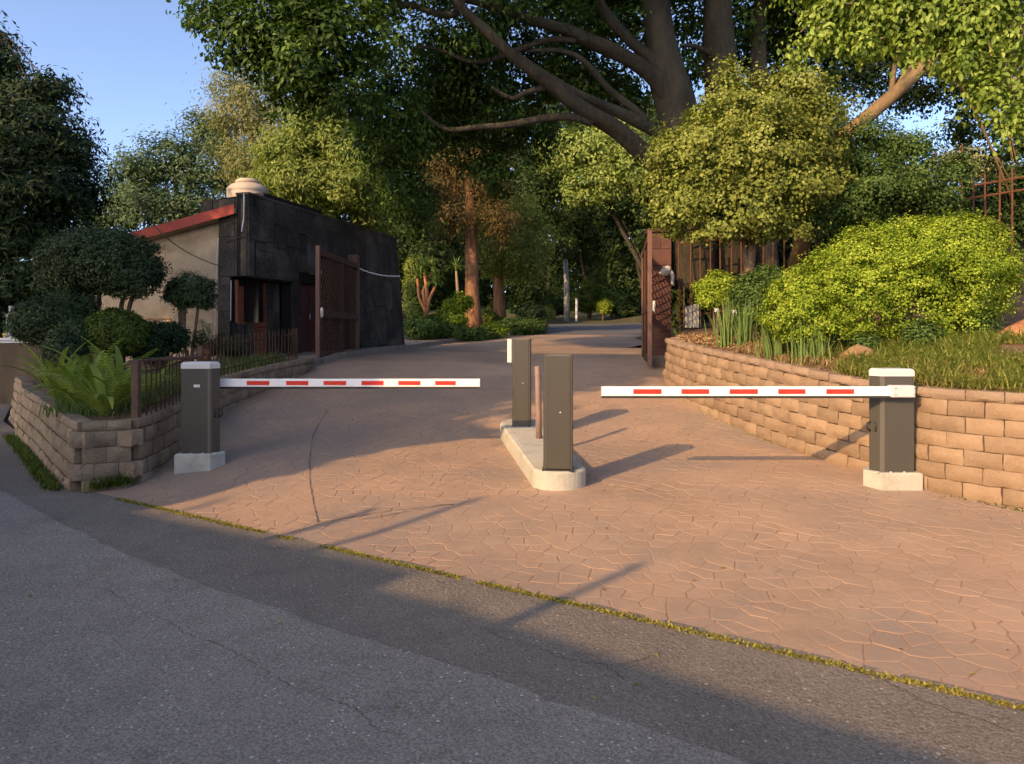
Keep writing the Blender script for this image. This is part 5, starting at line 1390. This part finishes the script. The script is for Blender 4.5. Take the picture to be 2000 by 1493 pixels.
o = link('mulch', leaf_mesh('mulch', A, nrm, .055, .026, Lf['chip'], 0)); tag(o, 'tan wood chip mulch on the bank beside the red pillar', 'mulch', kind='stuff')
A = scatter_bed(4200, .3, .7, .012, .10, 502); A[:, 2] += RNG.uniform(.0, .03, len(A))
an = RNG.uniform(0, 6.28, len(A)); D = np.stack([np.cos(an), np.sin(an), 0*an], 1)
o = link('dry_grass', blade_mesh('dry_grass', A, D, RNG.uniform(.05, .16, len(A)), .009, RNG.uniform(.5, 1.2, len(A)), Lf['drygrass'], 3, 9)); tag(o, 'dry straw along the top of the tan block wall', 'grass', kind='stuff')
A = scatter_bed(19000, .12, .52, .012, .30, 503)
kp = np.array([noise.noise(Vector((a[0]*1.3, a[1]*1.3, 4))) > -.28 for a in A]); A = A[kp]
an = RNG.normal(-2.1, 1.0, len(A)); D = np.stack([np.cos(an), np.sin(an), 0*an], 1)
o = link('bank_grass', blade_mesh('bank_grass', A, D, RNG.uniform(.10, .28, len(A)), .012, RNG.uniform(.6, 1.25, len(A)), Lf['grass'], 3, 10)); tag(o, 'long arching grass on the bank behind the right barrier', 'grass', kind='stuff')

# ------------------------------------------------------------------ left planting
b0 = P(195, 672, 13.6); zb0 = zleft(b0.x, b0.y)
tp = shrub('cloud_topiary', 'large dark clipped topiary crown on several bare trunks', (b0.x, b0.y, zb0), blobs_px([(160, 515, 13.6, 72, 56, .8), (235, 515, 13.5, 70, 60, .8), (195, 500, 13.5, 84, 48, .9), (128, 540, 13.6, 42, 40, .5), (265, 540, 13.5, 44, 40, .5)]), 48000, (.052, .036), Lf['topiary'], .11, 30, .88, 601, stems=0, lump=.08, inner=.02)
m = MB()
for a, c in (((175, 672), (150, 560)), ((190, 672), (195, 560)), ((225, 672), (245, 560)), ((200, 672), (170, 560)), ((238, 672), (262, 565))):
    q = P(*a, 13.6); e = P(*c, 13.6); m.tube(bz(Vector((q.x, q.y, zb0-.05)), Vector((q.x, q.y, (zb0+e.z)/2)), e, 6), [.06, .055, .05, .045, .04, .035], 7)
m.build('trunk', M['stem'], tp, smooth=True)
b0 = P(372, 645, 14.2); zb0 = zleft(b0.x, b0.y)
t2 = shrub('small_topiary', 'small clipped topiary on a bent twin stem before the cream wall', (b0.x, b0.y, zb0), blobs_px([(375, 565, 14.2, 44, 29, .4), (355, 575, 14.2, 28, 26, .3), (395, 582, 14.2, 24, 20, .3)]), 14000, (.042, .03), Lf['topiary'], .08, 26, .85, 611, stems=0)
m = MB()
for mid, c in (((340, 610), (355, 590)), ((385, 615), (388, 590))):
    m.tube(bz(Vector((b0.x, b0.y, zb0-.05)), P(*mid, 14.2), P(*c, 14.2), 7), [.04, .036, .032, .03, .028, .025, .022], 7)
m.build('trunk', M['stem'], t2, smooth=True)
LS = [('round_bush', 'round yellow green clipped bush behind the ferns', (228, 692, 12.2), [(228, 650, 12.2, 58, 44, .5)], 22000, 'round', .05),
      ('dark_shrub', 'dark spreading shrub at the left end of the planter', (95, 700, 12.8), [(95, 625, 12.8, 68, 42, .6), (60, 640, 12.6, 38, 30, .35), (140, 600, 13.1, 45, 35, .4)], 26000, 'topiary', .1),
      ('dark_shrub', 'low dark shrub under the large topiary', (150, 690, 12.0), [(150, 660, 12.0, 42, 34, .35), (125, 680, 11.6, 34, 26, .3)], 14000, 'topiary', .1),
      ('dark_shrub', 'small dark bush between the round bush and the topiary trunks', (145, 650, 12.9), [(150, 630, 12.9, 30, 22, .3)], 8000, 'dark', .1),
      ('dark_shrub', 'shadowy low shrub behind the iron fence by the cream wall', (320, 690, 13.0), [(320, 660, 13.0, 45, 32, .4), (290, 680, 12.6, 34, 28, .3)], 14000, 'palm', .1)]
for k, (nm, lab, bp__, bl, n, lm, cl) in enumerate(LS):
    b0 = P(*bp__); zb0 = zleft(b0.x, b0.y)
    shrub(nm, lab, (b0.x, b0.y, zb0), blobs_px(bl), n, (.042, .03), Lf[lm], cl*.9, 26, .88 if nm == 'round_bush' else .7, 620+k, lump=.05)
def frond(base, d, L, W, bend, mat, parent, seed, pinn=0, name='frond', up=.35):
    """one arching frond, folded along its rib; pinn > 0: cut into leaflets"""
    rnd = random.Random(seed)
    n = 9; V = []; Fc = []
    pos = Vector(base); s = Vector((-d.y, d.x, 0)).normalized()
    spine = [pos.copy()]; dirs = []
    ang = up + rnd.uniform(-.1, .1)
    for i in range(n):
        ang += bend/n*(.5 + i/n)
        dr = d*math.sin(ang) + Vector((0, 0, 1))*math.cos(ang)
        pos = pos + dr*L/n; spine.append(pos.copy()); dirs.append(dr)
    dirs.append(dirs[-1])
    if not pinn:
        for i, q in enumerate(spine):
            t = i/n; w = W*(math.sin(math.pi*(.12 + .86*t))**.65)*.5
            nr = s.cross(dirs[i]).normalized()
            wv = .12*w*math.sin(i*2.2 + seed)
            V += [q - s*w - nr*(w*.35) + nr*wv, q, q + s*w - nr*(w*.35) - nr*wv]
        for i in range(n):
            k = i*3; Fc += [(k, k+1, k+4, k+3), (k+1, k+2, k+5, k+4)]
    else:
        for i in range(pinn):
            t = .15 + .85*i/pinn; j = min(n-1, int(t*n)); fr = t*n - j
            q = spine[j].lerp(spine[j+1], fr); dr = dirs[j]
            w = W*.5*math.sin(math.pi*(.15 + .8*t))**.6; h = L/pinn*.42
            for sg in (-1, 1):
                o = len(V); e = q + s*sg*w + dr*w*.45 - Vector((0, 0, w*.3))
                V += [q - dr*h*.5, q + dr*h*.5, e + dr*h*.35, e - dr*h*.1]
                Fc.append((o, o+1, o+2, o+3))
        o = len(V)
        for q in spine: V += [q - s*.005, q + s*.005]
        for i in range(n): Fc.append((o+2*i, o+2*i+1, o+2*i+3, o+2*i+2))
    me = bpy.data.meshes.new(name); me.from_pydata([tuple(v) for v in V], [], Fc); me.update()
    a = me.attributes.new('rnd', 'FLOAT', 'FACE'); a.data.foreach_set('value', np.full(len(Fc), min(1, max(0, rnd.gauss(.5, .25))), dtype=np.float32))
    if not pinn: me.polygons.foreach_set('use_smooth', [True]*len(Fc))
    me.materials.append(mat)
    return link(name, me, parent)
fps = [((205, 815, 8.35), 20, .78, 'big strap fern at the planter nose with arching fronds'), ((165, 790, 8.9), 18, .80, 'tall fern left of the planter nose'), ((120, 780, 9.5), 16, .75, 'fern spilling over the planter wall by the road'),
       ((240, 800, 8.7), 16, .80, 'upright fern beside the brown pipe rail post'), ((175, 760, 9.8), 14, .85, 'fern in the middle of the planter'), ((110, 760, 10.6), 12, .75, 'fern at the far end of the planter'), ((285, 770, 9.6), 10, .6, 'small fern against the iron fence')]
for k, (bp__, n, L, lab) in enumerate(fps):
    b0 = P(*bp__); zb0 = zleft(b0.x, b0.y)
    t = thing('fern', lab, 'fern', (b0.x, b0.y, zb0), 'ferns in the stone planter')
    for i in range(n):
        an = 2*math.pi*i/n + random.uniform(-.3, .3); d = Vector((math.cos(an), math.sin(an), 0))
        frond(Vector((b0.x, b0.y, zb0)) + d*.05, d, L*1.14*random.uniform(.6, 1.15), random.uniform(.055, .095) if (i % 3) else .24, random.uniform(.8, 2.2), Lf['fern'], t, k*50+i, pinn=0 if (i % 3) else 20, up=random.uniform(.05, .4))
    m = MB(); m.lathe((b0.x, b0.y, zb0-.05), [(.07, 0), (.05, .08), (.02, .13)], 8); m.build('rootstock', M['stem'], t)
# fan palm by the gatehouse window
for k, (bp__, n, L, lab) in enumerate((((405, 690, 13.9), 22, .75, 'dark fan palm in front of the gatehouse window corner'), ((455, 690, 13.6), 14, .55, 'smaller dark palm beside the gatehouse slats'))):
    b0 = P(*bp__); zb0 = zleft(b0.x, b0.y)
    t = thing('palm', lab, 'palm', (b0.x, b0.y, zb0), 'palms by the gatehouse')
    for i in range(n):
        an = 2*math.pi*i/n + random.uniform(-.3, .3); d = Vector((math.cos(an), math.sin(an), 0))
        frond(Vector((b0.x, b0.y, zb0+.15)), d, L*random.uniform(.7, 1.1), .34, random.uniform(.3, 1.3), Lf['palm'], t, 900+k*50+i, pinn=26, up=random.uniform(.1, .8))
    m = MB(); m.tube([(b0.x, b0.y, zb0-.1), (b0.x, b0.y, zb0+.2)], [.09, .07], 8); m.build('trunk', M['stem'], t)
# undergrowth behind the low iron fence
N = 4500
u = RNG.uniform(0, 1, N); w = RNG.uniform(.2, 1.4, N)
lfp = [q for q, d, s in polyline(lf, .05)]
A = np.array([[lfp[int(a*(len(lfp)-1))].x - b, lfp[int(a*(len(lfp)-1))].y + .2*b, 0] for a, b in zip(u, w)])
A[:, 2] = [zleft(x, y) for x, y in A[:, :2]]
an = RNG.uniform(0, 6.28, N); D = np.stack([np.cos(an), np.sin(an), 0*an], 1)
o = link('planter_undergrowth', blade_mesh('planter_undergrowth', A, D, RNG.uniform(.08, .28, N), .012, RNG.uniform(.4, 1.2, N), Lf['strap'], 3, 12)); tag(o, 'low green undergrowth behind the low iron fence', 'undergrowth', kind='stuff')
# weeds at the foot of the planter wall
def weeds(label, pts, n, h, sd):
    rng = np.random.default_rng(sd); B = []
    for _ in range(n):
        i = rng.integers(0, len(pts)-1); t = rng.uniform(); a, b = Vector(pts[i]), Vector(pts[i+1]); q = a.lerp(b, t)
        B.append((q.x + rng.normal(0, .035), q.y + rng.normal(0, .035), q.z - .01))
    B = np.array(B); an = rng.uniform(0, 6.28, n); D = np.stack([np.cos(an), np.sin(an), 0*an], 1)
    o = link('weeds', blade_mesh('weeds', B, D, rng.uniform(.3, 1, n)*h, .013, rng.uniform(.3, 1.2, n), Lf['round'] if sd % 2 else Lf['grass'], 3, sd)); tag(o, label, 'weeds', kind='stuff')
wv = [(x-.17, y-.16, .0) for x, y, z in LWr[1:]]
weeds('green weeds along the road side foot of the planter wall', [(q.x-.14, q.y-.11, 0) for q, d, s in polyline(LWr[2:], .3)], 2600, .13, 701)
weeds('small weed tuft at the nose of the planter wall', [(-4.28, 7.56, .03), (-4.1, 7.66, .05), (-4.02, 7.72, .06)], 500, .16, 703)

weeds('tiny weeds at the foot of the tan block wall by the right barrier', [(4.02, 7.03, .085), (4.25, 6.72, .075), (4.45, 6.42, .07)], 130, .06, 705)
weeds('dry tufts along the foot of the tan block wall behind the arm', [(3.3, 9.1, .22), (3.0, 10.3, .36), (2.75, 11.6, .52)], 260, .06, 706)

# garden bed beyond the gatehouse
GBs = [('light_shrub', 'pale green shrub in front of the twisted red stems', (880, 655, 26), [(875, 628, 26, 34, 18, .5)], 7000, 'lime'),
       ('light_shrub', 'upright bright green shrub left of the red barked tree', (890, 640, 27), [(890, 600, 27, 18, 16, .3), (905, 590, 27, 16, 16, .3), (880, 615, 27, 14, 12, .3)], 5000, 'lime'),
       ('light_shrub', 'bright low bush at the foot of the red barked tree', (962, 658, 27.5), [(962, 648, 27.5, 24, 13, .4)], 5000, 'lime'),
       ('groundcover_shrub', 'dark green low hedge at the edge of the gatehouse bed', (830, 660, 25), [(825, 640, 25, 36, 22, .7), (870, 650, 25.5, 40, 16, .5)], 12000, 'mid'),
       ('groundcover_shrub', 'spreading green groundcover right of the red barked tree', (1010, 650, 29.5), [(1000, 640, 29.5, 45, 14, .8), (1040, 640, 30.5, 26, 16, .7)], 12000, 'mid'),
       ('groundcover_shrub', 'shaded groundcover along the kerb by the red barked tree', (915, 664, 26), [(905, 655, 26, 40, 12, .5), (945, 655, 27, 30, 10, .5)], 9000, 'mid'),
       ('column_shrub', 'narrow pale leaved column of creeper at the wall end', (810, 640, 25.5), [(808, 560, 25.5, 16, 26, .35), (812, 600, 25.5, 18, 26, .35), (806, 525, 25.6, 12, 20, .3)], 9000, 'light'),
       ('round_shrub', 'round shaded shrub beside the red barked trunk', (955, 635, 31), [(952, 625, 31, 22, 16, .4)], 4000, 'round'),
       ('grass_palm', 'dark cycad like clump at the bend of the kerb', (1035, 640, 31), [(1035, 615, 31, 26, 22, .6)], 5000, 'palm'),
       ('ball_topiary', 'rounded clipped topiary beside the far lamp post', (1150, 618, 48), [(1140, 585, 48, 22, 24, .8), (1165, 570, 49, 30, 35, 1.0)], 12000, 'round'),
       ('ball_topiary', 'dark clipped ball near the right gate leaf', (1195, 618, 48), [(1195, 585, 48, 26, 26, .9), (1180, 545, 50, 24, 20, .8)], 9000, 'mid'),
       ('ball_topiary', 'wide dark clipped mound by the far lawn', (1225, 622, 47), [(1225, 605, 47, 32, 14, .8), (1205, 560, 50, 30, 20, 1)], 9000, 'dark'),
       ('light_shrub', 'bright yellow green bush on the far lawn', (1180, 612, 46), [(1180, 598, 46, 13, 12, .4)], 3000, 'lime'),
       ('light_shrub', 'golden tuft beside the cycad like clump', (1068, 625, 36), [(1068, 612, 36, 12, 10, .4)], 2500, 'gold'),
       ('far_hedge', 'low dark hedge left of the far lamp post', (1080, 615, 47), [(1085, 600, 47, 22, 14, .8), (1060, 590, 48, 22, 18, .8)], 7000, 'dark')]
for k, (nm, lab, bp__, bl, n, lm) in enumerate(GBs):
    b0 = P(*bp__); zb0 = zgarden(b0.x, b0.y); sh = zb0 - b0.z
    bl2 = [((c[0], c[1], c[2]), r) for c, r in blobs_px(bl)]
    shrub(nm, lab, (b0.x, b0.y, zb0-.02), bl2, n, (.09, .06) if b0.y < 40 else (.13, .09), Lf[lm], .16, 24, .8, 800+k, lump=.1)
# twisted red stems with spiky heads, and a slim palm lily
def spiky(name, label, base, stems, mat, L, seed):
    zb0 = zgarden(base[0], base[1])
    t = thing(name, label, 'plant', (base[0], base[1], zb0))
    m = MB()
    for st_ in stems: m.tube([tuple(P(*q)) for q in st_], [.085*(1-.55*i/(len(st_)-1)) for i in range(len(st_))], 8, wob=.2)
    m.build('stem', mat, t, smooth=True)
    rng = np.random.default_rng(seed); B = []; D = []; Bn = []
    for st_ in stems:
        e = P(*st_[-1])
        for _ in range(70):
            an = rng.uniform(0, 6.28); B.append(tuple(e)); D.append((math.cos(an), math.sin(an), 0)); Bn.append(rng.uniform(.1, 2.0))
    link('leaf_head', blade_mesh('leaf_head', np.array(B), np.array(D), rng.uniform(.5, 1, len(B))*L, .045, np.array(Bn), Lf['strap'], 4, seed), t)
    return t
b0 = P(832, 665, 25)
spiky('dragon_tree', 'orange stemmed branching plant with spiky leaf heads at the wall end', (b0.x, b0.y), [[(822, 665, 25), (828, 640, 25), (832, 610, 25), (818, 580, 25), (815, 545, 25)], [(832, 610, 25), (834, 570, 25), (828, 530, 25)], [(833, 612, 25), (838, 585, 25), (850, 560, 25)], [(832, 600, 25), (826, 570, 25), (842, 535, 25.2)]], M['barkorange'], .75, 51)
b0 = P(898, 640, 27.5)
spiky('palm_lily', 'slim pale stem with a spiky green head left of the red barked tree', (b0.x, b0.y), [[(898, 648, 27.5), (896, 600, 27.5), (893, 555, 27.5), (891, 530, 27.5)]], M['barktan'], .75, 53)

# fallen leaves and grit on the paving
N = 150
pts = []
while len(pts) < N:
    x = random.uniform(-4, 4.4); y = random.uniform(3, 13)
    if abs(x) < .69*y: pts.append((x, y, (zd(x, y) if edged(x, y) > 0 else .012) + .006))
A = np.array(pts); nrm = unit(np.stack([RNG.normal(0, .25, N), RNG.normal(0, .25, N), np.ones(N)], 1))
o = link('leaf_litter', leaf_mesh('leaf_litter', A, nrm, .04, .02, Lf['litter'], 0)); tag(o, 'scattered small fallen leaves on the paving and road', 'leaves', kind='stuff')

# ------------------------------------------------------------------ what stands behind the camera and to its left, across the road; its shadows fall into the view
ow = thing('opposite_wall', 'high rendered garden wall across the road', 'wall', (-5.1, -1.85, 0))
wl = [(-8.0, .15), (-7.46, -.2), (-5.42, -1.55), (-4.19, -2.53), (-3.38, -3.14), (0, -5.7), (6, -10.2)]
for a, b in zip(wl[:-1], wl[1:]):
    a = Vector(a); b = Vector(b); d = (b-a).normalized(); n = Vector((d.y, -d.x))
    m = MB(); m.hexa([(a.x, a.y, -.1), (a.x+n.x*.3, a.y+n.y*.3, -.1), (b.x+n.x*.3, b.y+n.y*.3, -.1), (b.x, b.y, -.1), (a.x, a.y, 3.72), (a.x+n.x*.3, a.y+n.y*.3, 3.72), (b.x+n.x*.3, b.y+n.y*.3, 3.72), (b.x, b.y, 3.72)]); m.build('wall_panel', M['plaster'], ow)
a = Vector((-11.35, -1.0)); b = Vector((-7.9, -3.15)); d = (b-a).normalized(); n = Vector((d.y, -d.x))  # taller unseen panel, added to shade the lit gap on the left road
m = MB(); m.hexa([(a.x, a.y, -.1), (a.x+n.x*.3, a.y+n.y*.3, -.1), (b.x+n.x*.3, b.y+n.y*.3, -.1), (b.x, b.y, -.1), (a.x, a.y, 5.2), (a.x+n.x*.3, a.y+n.y*.3, 5.2), (b.x+n.x*.3, b.y+n.y*.3, 5.2), (b.x, b.y, 5.2)]); m.build('wall_panel', M['plaster'], ow)
bl = []
for a, b in zip(wl[:-1], wl[1:]):
    for k in range(6):
        t = k/6; bl.append(((a[0]+(b[0]-a[0])*t - .2, a[1]+(b[1]-a[1])*t - .3, 3.56), (.45, .25, .15)))
p, nn, tone = crown_points(bl, 8000, .10, 20, .5, .8, 5, .2, .3)
o = link('wall_hedge', leaf_mesh('wall_hedge', p, nn, .09, .06, Lf['dark'], .2, False, tone)); tag(o, 'hedge growing along the top of the wall across the road', 'hedge')
for k, (x, y, h) in enumerate(((-5.25, -1.75, 4.42), (-7.5, -.45, 4.55), (-7.15, -.85, 5.0))):
    m = MB(); m.tube([(x, y, -.1), (x, y, h)], [.06, .045], 8); o = m.build('wall_pole', M['metalgrey'])
    tag(o, ['short pole behind the garden wall across the road', 'left pole behind the garden wall across the road', 'taller pole behind the garden wall across the road'][k], 'pole')
nh = thing('neighbour_house', 'flat roofed house across the road beside the garden wall', 'house', (-10, 1, 0))
a = Vector((-12.9, -2.2)); b = Vector((-8.05, .97)); d = (b-a).normalized(); n = Vector((-d.y, d.x)); c = b + n*2.4; e = a + n*2.4
m = MB(); m.prism([tuple(a + n*.3 + d*.3), tuple(b + n*.3 - d*.3), tuple(c - d*.3), tuple(e + d*.3)], -.1, 5.8); m.build('wall', M['plaster'], nh)
m = MB(); m.prism([tuple(a), tuple(b), tuple(c), tuple(e)], 5.801, 6.0); m.build('roof', M['kerb'], nh)
for k in range(2):
    q = a + d*(1.0 + 1.6*k) + n*.29; m = MB(); m.box((q.x, q.y, 3.6), (.9, .06, 1.2), Matrix.Rotation(math.atan2(d.y, d.x), 3, 'Z')); w = m.build('window', M['glass'], nh)
def street_tree(label, x, y, H, r, n, seed, low=.35, dens=.5):
    rng = random.Random(seed); bl = []
    for k in range(9):
        an = rng.uniform(0, 6.28); q = rng.uniform(.2, .75)*r
        bl.append(((x+math.cos(an)*q, y+math.sin(an)*q, H*(low + (1-low)*rng.uniform(.1, .85))), (r*.5, r*.5, r*.42)))
    bl.append(((x, y, H*.72), (r*.75, r*.75, H*.2)))
    tree('street_tree', label, 'tree', [(x, y, -.1), (x+.1, y, H*.3), (x, y+.1, H*.6), (x, y, H*.85)], [.3, .25, .18, .06], bl, int(n*.55), (.42, .24), Lf['dark'], M['barkdark'], .8, 40, .45, group='street trees across the road', seed=seed, inner=.4)
street_tree('street tree just behind the neighbour house', -11.3, 3.8, 11.3, 4.2, 24000, 1001, .3)
street_tree('street tree at the far corner of the neighbour house', -14.6, .6, 12.0, 4.0, 20000, 1005, .3)
street_tree('street tree left of the neighbour house', -15.5, 7.5, 11, 4.0, 17000, 1002)
street_tree('wide street tree farther along the road', -19, 11, 13.5, 4.4, 18000, 1003)
street_tree('tall street tree at the bend of the road', -26, 11, 17.5, 5.5, 22000, 1004)
